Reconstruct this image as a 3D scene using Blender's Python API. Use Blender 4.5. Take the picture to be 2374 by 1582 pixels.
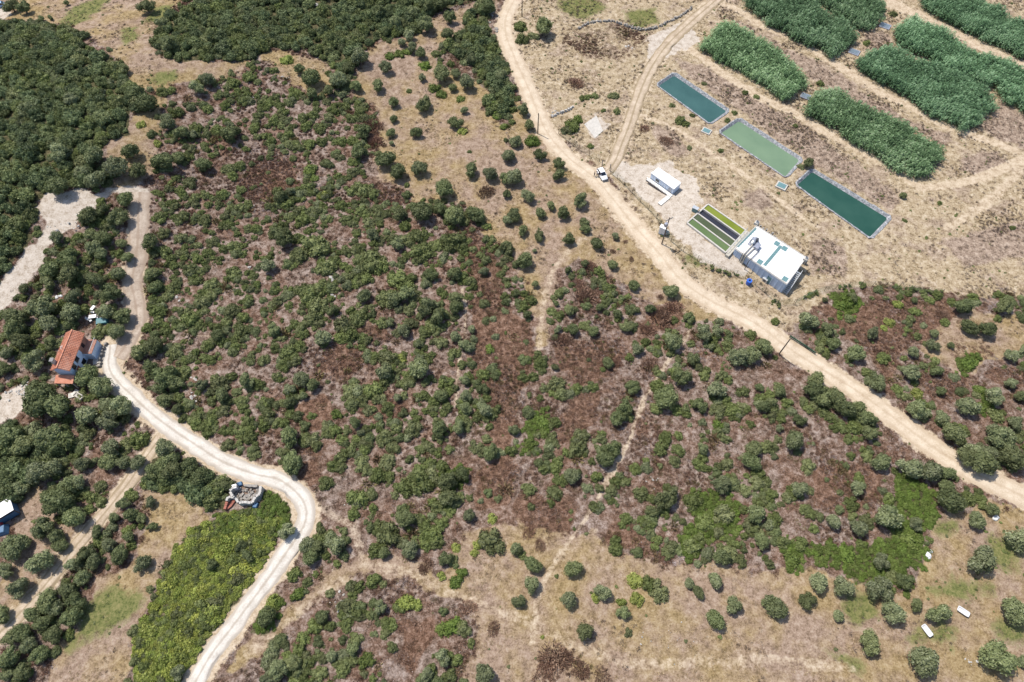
import bpy, bmesh, math, random
import numpy as np
from mathutils import Vector, Matrix

# ------------------------------------------------------------------ scene, camera, light
for o in list(bpy.data.objects): bpy.data.objects.remove(o)
S = bpy.context.scene
C = S.collection
R = math.radians
CAM_H, PITCH, FPX, IW, IH = 125.0, R(60.0), 1583.0, 2374.0, 1582.0
cd = bpy.data.cameras.new('camera'); cam = bpy.data.objects.new('camera', cd); C.objects.link(cam)
cd.sensor_width = 36.0; cd.lens = 36.0 * FPX / IW; cd.clip_end = 20000; cd.clip_start = 1
cam.location = (0, 0, CAM_H); cam.rotation_euler = (math.pi / 2 - PITCH, 0, 0)
S.camera = cam
SUN_EL, SUN_DX, SUN_DY = R(63), 0.80, -0.60          # horizontal travel direction of the light
w = bpy.data.worlds.new('World'); S.world = w; w.use_nodes = True
nt = w.node_tree; sky = nt.nodes.new('ShaderNodeTexSky'); sky.sky_type = 'NISHITA'; sky.sun_disc = False
sky.sun_elevation = SUN_EL; sky.sun_rotation = math.atan2(-SUN_DX, -SUN_DY)
sky.dust_density = 1.5
nt.links.new(sky.outputs[0], nt.nodes['Background'].inputs[0]); nt.nodes['Background'].inputs[1].default_value = 0.125
sl = bpy.data.lights.new('sun', 'SUN'); sun = bpy.data.objects.new('sun', sl); C.objects.link(sun)
sl.energy = 3.7; sl.angle = R(0.53); sl.color = (1.0, 0.94, 0.85)
dv = Vector((SUN_DX * math.cos(SUN_EL), SUN_DY * math.cos(SUN_EL), -math.sin(SUN_EL)))
sun.rotation_euler = dv.to_track_quat('-Z', 'Y').to_euler(); sun.location = (-60, 120, 150)
S.view_settings.view_transform = 'Standard'; S.view_settings.look = 'None'
S.view_settings.exposure = 0.55; S.view_settings.gamma = 1.0

rnd = random.Random(7); NR = np.random.RandomState(7)

# ------------------------------------------------------------------ numeric helpers
def _h(ix, iy, s):
    n = (ix.astype(np.int64) * 374761393 + iy.astype(np.int64) * 668265263 + s * 1442695041) & 0x7fffffff
    n = ((n ^ (n >> 13)) * 1274126177) & 0x7fffffff
    return ((n ^ (n >> 16)) & 0xffff) / 65535.0
def vnoise(x, y, s=0):
    x = np.asarray(x, float); y = np.asarray(y, float)
    ix, iy = np.floor(x), np.floor(y); fx, fy = x - ix, y - iy
    fx = fx * fx * (3 - 2 * fx); fy = fy * fy * (3 - 2 * fy)
    a, b, c, d = _h(ix, iy, s), _h(ix + 1, iy, s), _h(ix, iy + 1, s), _h(ix + 1, iy + 1, s)
    return (a * (1 - fx) + b * fx) * (1 - fy) + (c * (1 - fx) + d * fx) * fy
def fbm(x, y, s=0, o=4):
    t, a, n = 0, 1.0, 0.0
    for i in range(o):
        t = t + a * vnoise(x * 2 ** i, y * 2 ** i, s + i * 17); n += a; a *= 0.5
    return t / n
def sstep(a, b, x):
    t = np.clip((x - a) / (b - a), 0, 1); return t * t * (3 - 2 * t)
def ray(px, py):
    x = (px - IW / 2) / FPX; y = -(py - IH / 2) / FPX
    return np.array([x, math.cos(PITCH) + y * math.sin(PITCH), -math.sin(PITCH) + y * math.cos(PITCH)])
def PZ(px, py, z):
    d = ray(px, py); t = (z - CAM_H) / d[2]
    return np.array([d[0] * t, d[1] * t, z])
def project(x, y, z):
    s, c = math.sin(PITCH), math.cos(PITCH); zz = z - CAM_H
    dep = y * c - zz * s; up = y * s + zz * c
    return IW / 2 + FPX * x / dep, IH / 2 - FPX * up / dep
ZT = 1775 / 600.0
TILE = {1: (0, 0), 2: (600, 0), 3: (1180, 0), 4: (1774, 0), 5: (0, 530), 6: (600, 530), 7: (1180, 530), 8: (1774, 530),
        9: (0, 1052), 10: (600, 1052), 11: (1180, 1052), 12: (1774, 1052)}
def T(t, *pts):                                       # readings made in enlarged tiles of the photograph
    ox, oy = TILE[t]; return [(ox + x / ZT, oy + y / ZT) for x, y in pts]
def Q(*pts):                                          # the facility enlargement
    return [(1440 + x / 2.519, y / 2.519) for x, y in pts]
def B5(*pts): return [(1480 + x / 4.612, 360 + y / 4.612) for x, y in pts]
def B4(*pts): return [(1680 + x / 8.71, 510 + y / 8.71) for x, y in pts]

# ------------------------------------------------------------------ terrain height
HILL = [(PZ(60, 300, 0)[:2], 46, 7.0), (PZ(620, 60, 0)[:2], 40, 3.0), (PZ(160, 560, 0)[:2], 26, 2.2)]
BASC = PZ(1655, 530, 0)[:2]
BASIN = B5((520, 720), (745, 520), (1150, 800), (935, 1040))
POND = [Q((205, 495), (310, 425), (635, 645), (520, 725)), Q((570, 770), (690, 690), (1060, 930), (965, 1040)),
        Q((1015, 1075), (1115, 985), (1580, 1270), (1460, 1395))]
PONDW = [np.array([PZ(a, b, 0)[:2] for a, b in q]) for q in POND]
def poly_sd(x, y, P):
    """signed distance, negative inside"""
    x = np.asarray(x, float); y = np.asarray(y, float); P = np.asarray(P)
    d = np.full(x.shape, 1e18); ins = np.zeros(x.shape, bool)
    for i in range(len(P)):
        ax, ay = P[i - 1]; bx, by = P[i]
        ex, ey = bx - ax, by - ay; L = ex * ex + ey * ey + 1e-12
        t = np.clip(((x - ax) * ex + (y - ay) * ey) / L, 0, 1)
        d = np.minimum(d, (x - ax - t * ex) ** 2 + (y - ay - t * ey) ** 2)
        c = ((ay > y) != (by > y))
        with np.errstate(divide='ignore', invalid='ignore'):
            xi = (bx - ax) * (y - ay) / (by - ay if by != ay else 1e-9) + ax
        ins ^= c & (x < xi)
    d = np.sqrt(d); return np.where(ins, -d, d)
def line_d(x, y, P):
    d = np.full(np.shape(x), 1e18); P = np.asarray(P)
    for i in range(1, len(P)):
        ax, ay = P[i - 1]; bx, by = P[i]; ex, ey = bx - ax, by - ay; L = ex * ex + ey * ey + 1e-12
        t = np.clip(((x - ax) * ex + (y - ay) * ey) / L, 0, 1)
        d = np.minimum(d, (x - ax - t * ex) ** 2 + (y - ay - t * ey) ** 2)
    return np.sqrt(d)
def hfun(x, y):
    x = np.asarray(x, float); y = np.asarray(y, float); z = np.zeros(np.broadcast(x, y).shape)
    for (cx, cy), r, a in HILL:
        z = z + a * np.exp(-(((x - cx) ** 2 + (y - cy) ** 2) / (r * r)) ** 1.5)
    z = z + 1.5 * np.exp(-(((x - BASC[0]) ** 2 + (y - BASC[1]) ** 2) / 15.0 ** 2) ** 2)
    z = z - 1.3 * (1 - sstep(-.9, -.1, poly_sd(x, y, BASW)))
    for P in PONDW:
        z = z - 1.9 * (1 - sstep(-0.9, 0.15, poly_sd(x, y, P)))
    return z
BASW = np.array([PZ(a, b, 1.9)[:2] for a, b in BASIN])
_BB = [(P.min(0) - 1, P.max(0) + 1) for P in PONDW + [BASW]]
def hz(x, y):
    x, y = float(x), float(y)
    for lo, hi in _BB:
        if lo[0] < x < hi[0] and lo[1] < y < hi[1]: return float(hfun(np.array([x]), np.array([y]))[0])
    z = sum(a * math.exp(-(((x - c[0]) ** 2 + (y - c[1]) ** 2) / (r * r)) ** 1.5) for c, r, a in HILL)
    return z + 1.5 * math.exp(-(((x - BASC[0]) ** 2 + (y - BASC[1]) ** 2) / 225.0) ** 2)
def G(px, py):
    """ground point under a pixel"""
    z = 0.0
    for _ in range(8):
        p = PZ(px, py, z); z = 0.5 * z + 0.5 * hz(p[0], p[1])
    return np.array([p[0], p[1], hz(p[0], p[1])])
def GW(pts): return np.array([G(*p)[:2] for p in pts])

# ------------------------------------------------------------------ road lines (photo readings)
def smooth(P, step=1.0):
    P = np.asarray(P, float); out = []
    Pe = np.vstack([2 * P[0] - P[1], P, 2 * P[-1] - P[-2]])
    for i in range(1, len(Pe) - 2):
        a, b, c, d = Pe[i - 1], Pe[i], Pe[i + 1], Pe[i + 2]
        n = max(2, int(np.linalg.norm(c - b) / step))
        for k in range(n):
            t = k / n
            out.append(0.5 * (2 * b + (c - a) * t + (2 * a - 5 * b + 4 * c - d) * t * t + (3 * b - a - 3 * c + d) * t ** 3))
    out.append(P[-1]); return np.array(out)
MAIN = smooth(GW([(1210, -40), (1193, 0), (1173, 42), (1174, 84), (1196, 142), (1224, 203), (1252, 275), (1275, 318), (1319, 367), (1376, 411),
       (1418, 458), (1476, 530), (1530, 591), (1581, 652), (1648, 698), (1721, 734), (1770, 763), (1827, 807), (1909, 859), (1980, 903),
       (2044, 949), (2104, 993), (2176, 1046), (2261, 1098), (2318, 1125), (2374, 1153), (2440, 1185)]))
WEST = smooth(GW([(256, 800), (255, 817), (252, 848), (268, 880), (304, 915), (348, 956), (406, 1000), (473, 1044), (507, 1066), (554, 1087),
       (600, 1102), (641, 1110), (674, 1130), (700, 1157), (711, 1187), (704, 1221), (681, 1257), (651, 1301), (618, 1348), (541, 1451),
       (490, 1518), (453, 1582), (420, 1640)]))
LANE = smooth(GW([(272, 830), (298, 790), (317, 740), (312, 692), (305, 658), (313, 615), (318, 574), (321, 530), (321, 490), (325, 446)]))
WTRK = smooth(GW([(372, 1015), (338, 1062), (294, 1126), (237, 1197), (169, 1275), (112, 1349), (51, 1417), (-5, 1472), (-60, 1525)]))
FTRK = smooth(GW([(1392, 404), (1412, 392), (1427, 372), (1440, 338), (1460, 287), (1477, 233), (1504, 169), (1540, 113), (1590, 62), (1653, 7), (1690, -25)]))
ROADS = [('main_road', MAIN, 4.3), ('west_road', WEST, 3.9), ('dirt_lane', LANE, 3.6), ('west_track', WTRK, 2.6), ('facility_track', FTRK, 3.2)]
PATHS = [  # (polyline, half width, strength) painted into the ground as bare pale earth
    (GW(T(3, (1080, 330), (1220, 330), (1420, 470), (1600, 590), (1775, 700)) + T(4, (200, 770), (400, 900), (600, 1000), (800, 1120), (1000, 1240), (1060, 1290), (1250, 1270), (1500, 1210), (1775, 1090), (1950, 1010))), 1.6, 0.74),
    (GW(T(3, (1420, 10), (1560, 60)) + T(4, (0, 190), (200, 260), (500, 450), (800, 640), (1000, 730), (1200, 850), (1400, 920), (1600, 990), (1775, 1060))), 1.7, 0.72),
    (GW(T(4, (760, -20), (1000, 80), (1300, 230), (1500, 330), (1775, 450))), 2.6, 0.74),
    (GW(Q((60, 660), (250, 720), (480, 860), (700, 1010), (900, 1150), (1060, 1270))), 1.1, 0.62),
    (GW(T(4, (1775, 1130), (1600, 1330), (1400, 1470), (1250, 1568))), 1.6, 0.58),
    (GW(T(7, (560, 20), (420, 150), (330, 230), (255, 420), (215, 700), (200, 900))), 1.1, 0.42),
    (GW(T(7, (1240, 700), (1090, 920), (1000, 1050), (900, 1230), (830, 1450)) + T(11, (700, 130), (560, 400), (440, 560), (250, 850), (200, 1000), (160, 1300))), .7, 0.50),
    (GW(T(10, (345, 340), (460, 400), (560, 450), (640, 490), (690, 620), (720, 760), (900, 790), (1080, 830), (1300, 960), (1500, 1030), (1700, 1090)) + T(11, (200, 1190), (420, 1300), (700, 1400), (1000, 1440), (1775, 1410)) + T(12, (200, 1440), (600, 1470))), 1.3, 0.40),
    (GW(T(10, (620, 850), (400, 980), (200, 1150), (0, 1320), (-150, 1450))), 1.4, 0.40),
    (GW(T(6, (230, 420), (270, 560), (330, 660))), .5, 0.43), (GW(T(6, (1400, 420), (1420, 600), (1380, 900), (1360, 1060), (1350, 1280))), .6, 0.50),
    (GW(T(5, (1230, 640), (1300, 720), (1500, 760), (1650, 860))), .5, 0.45),
]
def Pw(*lists):
    L = []
    for l in lists: L += l
    return GW(L)
ZONES = {
 'straw': [  # dry grass and bare soil of the groves and meadows
  Pw(T(2, (750, 330), (860, 290), (1050, 250), (1200, 130), (1500, 20), (1640, -30), (1620, 100), (1400, 250), (1250, 300), (1200, 420), (1480, 560), (1580, 640), (1540, 740), (1690, 880), (1720, 1000)),
     T(3, (0, 700), (60, 700), (200, 900), (330, 1050), (550, 1240), (700, 1450), (850, 1568)), T(7, (1000, 200), (1180, 440), (1450, 620), (1280, 640), (1180, 560), (1000, 520), (900, 470), (650, 300), (480, 200), (330, 280), (300, 500), (290, 750), (190, 850), (180, 600), (100, 420), (0, 150)),
     T(6, (1560, 100), (1500, 0)), T(2, (1560, 1568), (1420, 1400), (1200, 1380), (1050, 1390), (1000, 1280), (830, 1250), (790, 1080), (830, 900), (810, 720), (690, 680), (640, 560), (720, 480))),
  Pw(T(1, (-60, 120), (0, -60), (1300, -60), (1100, 150), (1070, 300), (1110, 400), (1250, 420), (1700, 420), (1600, 530), (1250, 580), (1100, 640), (1000, 620), (880, 560), (820, 420), (700, 330), (600, 250), (450, 190), (200, 150))),
  Pw(T(1, (900, 640), (1160, 690), (1090, 820), (1060, 1170), (900, 1280), (720, 1290), (720, 970), (900, 800))),
  Pw(T(2, (0, 370), (150, 340), (480, 440), (500, 640), (420, 690), (200, 560), (80, 460))),
  Pw(T(10, (1400, 560), (1550, 500), (1775, 440)), T(11, (0, 470), (250, 560), (600, 540), (650, 620), (880, 700), (1000, 760), (1250, 780), (1400, 740), (1600, 800), (1775, 790)),
     T(12, (270, 790), (330, 770), (600, 880), (900, 960), (1020, 900), (1050, 790), (1130, 640), (1120, 520), (1190, 390), (1400, 420), (1500, 300), (1900, 400), (1900, 1700)), T(10, (1350, 1700), (1480, 1300), (1440, 1050), (1300, 1000), (1080, 880), (900, 830), (700, 830), (400, 1000), (0, 1380), (-200, 1500), (-120, 1350), (180, 1050), (400, 900), (560, 780), (700, 700), (900, 700), (1100, 760), (1250, 860))),
  Pw(T(9, (960, 250), (1280, 240), (1400, 400), (1500, 420), (1320, 540), (1080, 900), (940, 1250), (930, 1450), (800, 1700), (260, 1700), (420, 1300), (600, 1080), (700, 850), (900, 750), (950, 600), (1030, 420))),
  Pw(T(9, (120, 300), (230, 200), (320, 330), (500, 520), (420, 720), (250, 1000), (0, 1200), (-80, 1000), (100, 700))),
  Pw(T(8, (1050, 830), (1280, 600), (1400, 560), (1600, 600), (1800, 560), (1800, 900), (1500, 900), (1450, 1000), (1300, 1000), (1180, 900))),
 ],
 'fac': [  # dry weeds round the treatment plant
  Pw(T(3, (60, -60), (60, 0), (10, 130), (40, 330), (120, 520), (200, 690), (290, 880), (460, 1060), (640, 1170), (850, 1420)), T(7, (930, 10), (1090, 180), (1240, 340), (1440, 460), (1775, 640)), T(8, (190, 700), (450, 430), (900, 390), (1200, 450), (1900, 470)), T(4, (1950, -80))),
 ],
 'pale': [  # gravel yard, bare cuttings
  Pw(B5((-60, 330), (-200, 260), (-300, 190), (-350, 130), (-320, 60), (-200, 90), (-60, 100), (60, 80), (350, 50), (400, 130), (600, 260), (640, 400), (700, 480), (640, 520), (510, 720), (600, 830), (720, 930), (900, 1045), (980, 1080), (1100, 1190), (1170, 1220), (1100, 1270), (900, 1240), (750, 1180), (560, 1020), (420, 870), (330, 740), (230, 610), (80, 480))),
  Pw(T(1, (240, 1420), (340, 1340), (530, 1290), (640, 1310), (830, 1290), (1025, 1290), (1000, 1380), (930, 1400), (800, 1330), (690, 1380), (620, 1440), (540, 1440), (510, 1560)), T(5, (470, 0), (370, 80), (330, 130), (230, 330), (120, 420), (0, 560), (-60, 640), (-60, 480), (60, 300), (150, 190), (270, 60), (330, -40))),
  Pw(T(3, (950, 250), (1080, 210), (1250, 130), (1300, 260), (1230, 330), (1050, 400), (930, 420))),
  Pw(T(5, (0, 1180), (150, 1040), (200, 1100), (140, 1250), (0, 1330), (-60, 1300))),
  Pw(T(5, (640, 830), (740, 800), (700, 920), (640, 950))),
  Pw(T(1, (-60, 60), (40, 60), (70, 110), (0, 140), (-60, 140))),
  Pw(T(3, (510, 860), (600, 780), (670, 850), (590, 950))),
 ],
 'green': [  # green grass
  Pw(T(1, (410, 170), (500, 60), (640, 0), (740, -10), (720, 60), (600, 130), (480, 200))), Pw(T(1, (820, 290), (850, 200), (930, 190), (940, 250), (860, 300))),
  Pw(T(1, (1040, 560), (1080, 490), (1220, 470), (1220, 560), (1110, 590))), Pw(T(1, (1060, 60), (1180, 30), (1180, 80), (1060, 150), (990, 160))),
  Pw(T(12, (480, 1380), (560, 1370), (800, 1520), (600, 1500))), Pw(T(12, (960, 1270), (1200, 1150), (1300, 1200), (1250, 1320), (1000, 1280))),
  Pw(T(12, (1050, 920), (1350, 860), (1560, 930), (1350, 1010), (1150, 980))), Pw(T(12, (1560, 600), (1700, 560), (1775, 700), (1650, 800), (1560, 760))),
  Pw(T(12, (560, 1000), (700, 960), (760, 1100), (600, 1200))), Pw(T(12, (1200, 470), (1300, 480), (1240, 560), (1180, 540))),
  Pw(T(12, (1600, 1180), (1800, 1150), (1800, 1300), (1650, 1260))),
  Pw(T(3, (330, 0), (600, -20), (660, 60), (500, 130), (360, 80))), Pw(T(3, (800, 80), (1000, 60), (1010, 150), (900, 190), (800, 150))),
  Pw(T(7, (1150, 200), (1250, 180), (1340, 250), (1250, 240))), Pw(T(9, (560, 1050), (800, 900), (1000, 980), (800, 1200), (480, 1330))),
 ],
 'wood': [
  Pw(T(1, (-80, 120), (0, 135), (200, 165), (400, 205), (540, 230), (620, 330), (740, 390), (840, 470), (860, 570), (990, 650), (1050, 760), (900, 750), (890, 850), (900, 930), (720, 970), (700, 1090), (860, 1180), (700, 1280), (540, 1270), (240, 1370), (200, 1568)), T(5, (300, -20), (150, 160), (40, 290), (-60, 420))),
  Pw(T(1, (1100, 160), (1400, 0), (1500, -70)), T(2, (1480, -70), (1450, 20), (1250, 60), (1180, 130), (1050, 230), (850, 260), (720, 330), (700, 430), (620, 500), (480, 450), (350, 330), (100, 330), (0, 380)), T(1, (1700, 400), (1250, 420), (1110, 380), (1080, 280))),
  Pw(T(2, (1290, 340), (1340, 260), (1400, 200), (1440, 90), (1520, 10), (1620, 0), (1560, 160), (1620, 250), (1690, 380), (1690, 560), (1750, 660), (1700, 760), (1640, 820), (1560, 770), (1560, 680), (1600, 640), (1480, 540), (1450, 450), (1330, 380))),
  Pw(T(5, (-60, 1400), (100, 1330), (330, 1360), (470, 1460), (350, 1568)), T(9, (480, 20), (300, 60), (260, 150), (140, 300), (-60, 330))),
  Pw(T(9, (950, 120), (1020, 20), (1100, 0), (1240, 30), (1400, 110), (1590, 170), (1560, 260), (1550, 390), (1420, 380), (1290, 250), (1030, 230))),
 ],
 'maquis': [
  GW([(340, 455), (470, 440), (560, 440), (640, 560), (700, 640), (760, 600), (900, 600), (930, 700), (840, 760), (700, 800), (640, 930), (600, 1040), (470, 1010), (390, 930), (320, 830), (345, 700)]),
  GW([(760, 440), (900, 470), (1070, 470), (1090, 600), (1060, 760), (960, 800), (900, 700), (860, 600)]),
  GW([(830, 820), (1010, 800), (1060, 900), (1010, 1060), (900, 1120), (800, 1080), (790, 930)]),  # denser green scrub of the hillside's northern half
  Pw(T(1, (1170, 690), (1120, 620), (1300, 560), (1775, 480)), T(2, (0, 440), (200, 560), (420, 690), (640, 660), (720, 720), (780, 900), (770, 1060), (700, 1290), (560, 1260), (300, 1200), (280, 1050), (0, 1040)), T(1, (1650, 980), (1500, 1030), (1200, 1240), (1060, 1150), (1080, 850))),
  Pw(T(5, (350, 130), (420, 60), (700, 0), (880, 60), (850, 300), (830, 480), (900, 600), (860, 720), (640, 640), (400, 640), (240, 760), (340, 860), (320, 1000), (150, 1050), (0, 1150), (-60, 1100), (-60, 580), (100, 560), (200, 420), (300, 260))),
  Pw(T(5, (170, 1120), (330, 1020), (480, 1060), (640, 1040), (780, 1070), (920, 1230), (930, 1330), (780, 1400), (560, 1380), (440, 1330), (220, 1330))),
  Pw(T(5, (950, 60), (1020, 0), (1500, 0), (1400, 260), (1100, 420), (1080, 640), (980, 640), (1000, 300))),
  Pw(T(5, (920, 830), (1050, 700), (1250, 760), (1300, 1000), (1250, 1250), (1500, 1450), (1600, 1600), (1460, 1480), (1200, 1270), (1020, 1140))),
  Pw(T(8, (980, 1130), (1100, 1150), (1350, 1400), (1500, 1500), (1775, 1300), (1850, 1500)), T(12, (1850, 150), (1600, 110), (1400, 0), (1250, -60), (1150, -200), (1000, -300))),
  Pw(T(10, (290, 570), (420, 470), (500, 560), (330, 860), (240, 1040), (190, 960), (260, 720))),
  Pw(T(9, (430, 830), (620, 640), (700, 700), (560, 900), (600, 1060), (400, 1330), (260, 1500), (0, 1600), (-60, 1340), (160, 1160), (330, 900))),
  Pw(T(9, (500, 420), (880, 100), (960, 0), (680, 40), (460, 230))),
  Pw(T(8, (210, 690), (480, 640), (560, 800), (480, 900), (340, 760))),
  Pw(T(8, (240, 1050), (400, 990), (760, 1280), (760, 1440), (560, 1420), (330, 1250))),
 ],
 'carpet': [  # bright low shrubs
  Pw(T(12, (900, 150), (1180, 250), (1190, 390), (1120, 520), (1130, 640), (1050, 790), (960, 790), (1015, 900), (960, 950), (880, 870), (660, 880), (450, 760), (280, 740), (270, 800), (180, 810), (110, 690), (60, 610), (300, 600), (450, 620), (650, 640), (830, 560), (950, 430), (850, 350))),
  Pw(T(11, (1180, 320), (1300, 240), (1560, 340), (1560, 560), (1380, 620), (1280, 720), (1160, 640), (1240, 420))),
  Pw(T(10, (0, 210), (150, 210), (270, 330), (250, 480), (130, 600), (0, 640), (-250, 580), (-330, 420), (-100, 380))),
  Pw(T(7, (70, 1530), (160, 1290), (250, 1210), (300, 1290), (240, 1400), (180, 1520))),
  Pw(T(8, (430, 460), (560, 420), (680, 480), (640, 600), (540, 600), (470, 530))), Pw(T(8, (1330, 900), (1400, 860), (1470, 960), (1340, 1000))),
  Pw(T(8, (1430, 1080), (1500, 1060), (1560, 1230), (1480, 1270))), Pw(T(10, (-30, 1200), (40, 1060), (120, 920), (200, 980), (180, 1080), (50, 1250))),
  Pw(T(10, (1220, 240), (1260, 180), (1400, 90), (1450, 120), (1370, 260), (1340, 370), (1260, 400))),
 ],
 'weedy': [
  Pw(Q((620, 100), (760, 160), (960, 280), (1240, 410), (1440, 545), (1640, 680), (1900, 790), (2010, 850), (1880, 850), (1660, 720), (1440, 640), (1200, 500), (1090, 440), (900, 290), (700, 140))),
  Pw(Q((300, 330), (450, 370), (640, 480), (900, 630), (1100, 760), (1300, 900), (1450, 1010), (1600, 1100), (1640, 1190), (1560, 1230), (1300, 1060), (1120, 960), (880, 790), (700, 650), (480, 500), (330, 400))),
  Pw(Q((1090, 1400), (1250, 1380), (1330, 1450), (1300, 1600), (1120, 1600))), Pw(Q((1990, 900), (2200, 880), (2260, 960), (2100, 1030), (1960, 1000))), Pw(Q((2060, 740), (2220, 600), (2440, 700), (2440, 900), (2200, 820))),
  Pw(Q((700, 1130), (820, 1090), (900, 1170), (830, 1250), (720, 1210))), Pw(Q((170, 720), (330, 760), (420, 900), (330, 930), (200, 830))), Pw(Q((1850, 1420), (2100, 1330), (2353, 1300), (2420, 1500), (2000, 1560))),
  Pw(Q((1380, 190), (1560, 180), (1600, 230), (1480, 290), (1420, 250))),
 ],
 'vine': [
  Pw(T(9, (1510, 420), (1600, 380), (1775, 400), (1900, 480), (1900, 620), (1775, 860), (1650, 1010), (1450, 1210), (1320, 1370), (1290, 1480), (1200, 1640), (950, 1640), (930, 1400), (960, 1200), (1080, 920), (1200, 660), (1320, 540))),
 ],
 'heath': [  # brown dried heath
  Pw(T(2, (690, 690), (800, 730), (840, 860), (830, 1010), (780, 1080), (740, 1000), (770, 860))), Pw(T(2, (0, 1080), (200, 1100), (290, 1200), (300, 1300), (150, 1320), (0, 1400), (-150, 1300))),
  Pw(T(2, (820, 1260), (1000, 1310), (1050, 1390), (900, 1430), (780, 1380))), Pw(T(2, (700, 270), (820, 270), (800, 340), (740, 380))),
  Pw(T(6, (1390, 0), (1500, 0), (1580, 100), (1680, 350), (1690, 500), (1775, 600)), T(7, (140, 620), (190, 850), (100, 1100), (60, 1300), (0, 1568), (-150, 1568), (-120, 1300), (-250, 1000), (-280, 700), (-250, 450))),
  Pw(T(6, (700, 700), (860, 640), (930, 760), (800, 830))), Pw(T(6, (560, 760), (760, 830), (760, 960), (600, 1040), (380, 960), (420, 880))), Pw(T(6, (700, 1240), (900, 1150), (1040, 1200), (960, 1330), (780, 1330))),
  Pw(T(6, (220, 1250), (440, 1130), (520, 1240), (480, 1380), (260, 1400))), Pw(T(6, (230, 1480), (330, 1450), (460, 1560), (260, 1590))), Pw(T(10, (230, 50), (420, 20), (440, 170), (330, 270), (200, 180))),
  Pw(T(7, (420, 400), (640, 380), (640, 470), (500, 520))), Pw(T(7, (850, 700), (960, 560), (1100, 500), (1190, 560), (1180, 680), (1000, 740))), Pw(T(7, (300, 800), (500, 790), (760, 760), (800, 860), (620, 1060), (480, 1060), (300, 900))),
  Pw(T(7, (340, 1330), (480, 1130), (620, 1130), (620, 1320), (500, 1400), (350, 1450))), Pw(T(11, (650, 620), (720, 470), (860, 520), (1040, 620), (1140, 740), (1090, 810), (900, 700))),
  Pw(T(11, (0, 300), (200, 260), (440, 380), (430, 540), (260, 580), (60, 480))), Pw(T(11, (170, 1480), (220, 1320), (330, 1310), (440, 1380), (560, 1480), (520, 1540), (420, 1500), (300, 1568), (200, 1568))),
  Pw(T(10, (1450, 260), (1480, 120), (1700, 40), (1775, 100), (1775, 330), (1600, 380), (1500, 370))), Pw(T(10, (900, 1150), (1200, 1120), (1190, 1240), (1050, 1500), (960, 1420), (980, 1280))),
  Pw(T(12, (300, 130), (640, 60), (800, 160), (760, 330), (560, 420), (340, 380))), Pw(T(8, (380, 560), (800, 480), (1250, 460), (1330, 640), (1180, 720), (1080, 800), (960, 760), (860, 1150), (740, 900), (560, 760))),
  Pw(T(8, (1050, 1000), (1200, 960), (1400, 1060), (1310, 1200), (1100, 1130))), Pw(T(8, (1250, 780), (1560, 780), (1540, 880), (1300, 880))), Pw(T(8, (1450, 960), (1800, 980), (1800, 1080), (1560, 1080))),
  Pw(T(3, (380, 190), (740, 160), (960, 260), (900, 380), (600, 420), (380, 300))),
 ],
}
HOUSE_PX = [(200, 767.5), (160.4, 860.5), (116.7, 859.4), (148.9, 775.6)]
ROOF = B4((640, 110), (1660, 760), (1260, 1310), (195, 575))
NOVEG = []      # world polygons where nothing grows
def cover(x, y):
    """ground cover weights at world points"""
    w = {}
    j = (fbm(x / 3.1, y / 3.1, 3) - .5) * 3.4 + (vnoise(x / .9, y / .9, 11) - .5) * 1.0
    soft = dict(straw=1.2, fac=1.0, pale=1.1, green=3.2, wood=.8, maquis=1.5, carpet=.7, weedy=1.6, vine=.6, heath=.9)
    for k, L in ZONES.items():
        v = np.zeros(x.shape)
        for P in L:
            lo, hi = P.min(0) - 5, P.max(0) + 5
            m = (x > lo[0]) & (x < hi[0]) & (y > lo[1]) & (y < hi[1])
            if m.any():
                sd = poly_sd(x[m], y[m], P) + j[m] * (1.0 if k not in ('wood', 'vine') else .6)
                v[m] = np.maximum(v[m], 1 - sstep(-soft[k], soft[k], sd))
        w[k] = v
    p = np.zeros(x.shape)
    for P, hw, st in PATHS:
        d = line_d(x, y, smooth(P, 2.0)[::2]) + j * .25
        p = np.maximum(p, st * (1 - sstep(hw * .45, hw * 1.25, d)))
    w['path'] = p
    r = np.full(x.shape, 1e9)
    for n, P, wd in ROADS: r = np.minimum(r, line_d(x, y, P[::2]) - wd / 2)
    w['road'] = r
    n = np.full(x.shape, 1e9)
    for P in NOVEG: n = np.minimum(n, poly_sd(x, y, P))
    w['nov'] = n
    return w

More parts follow.
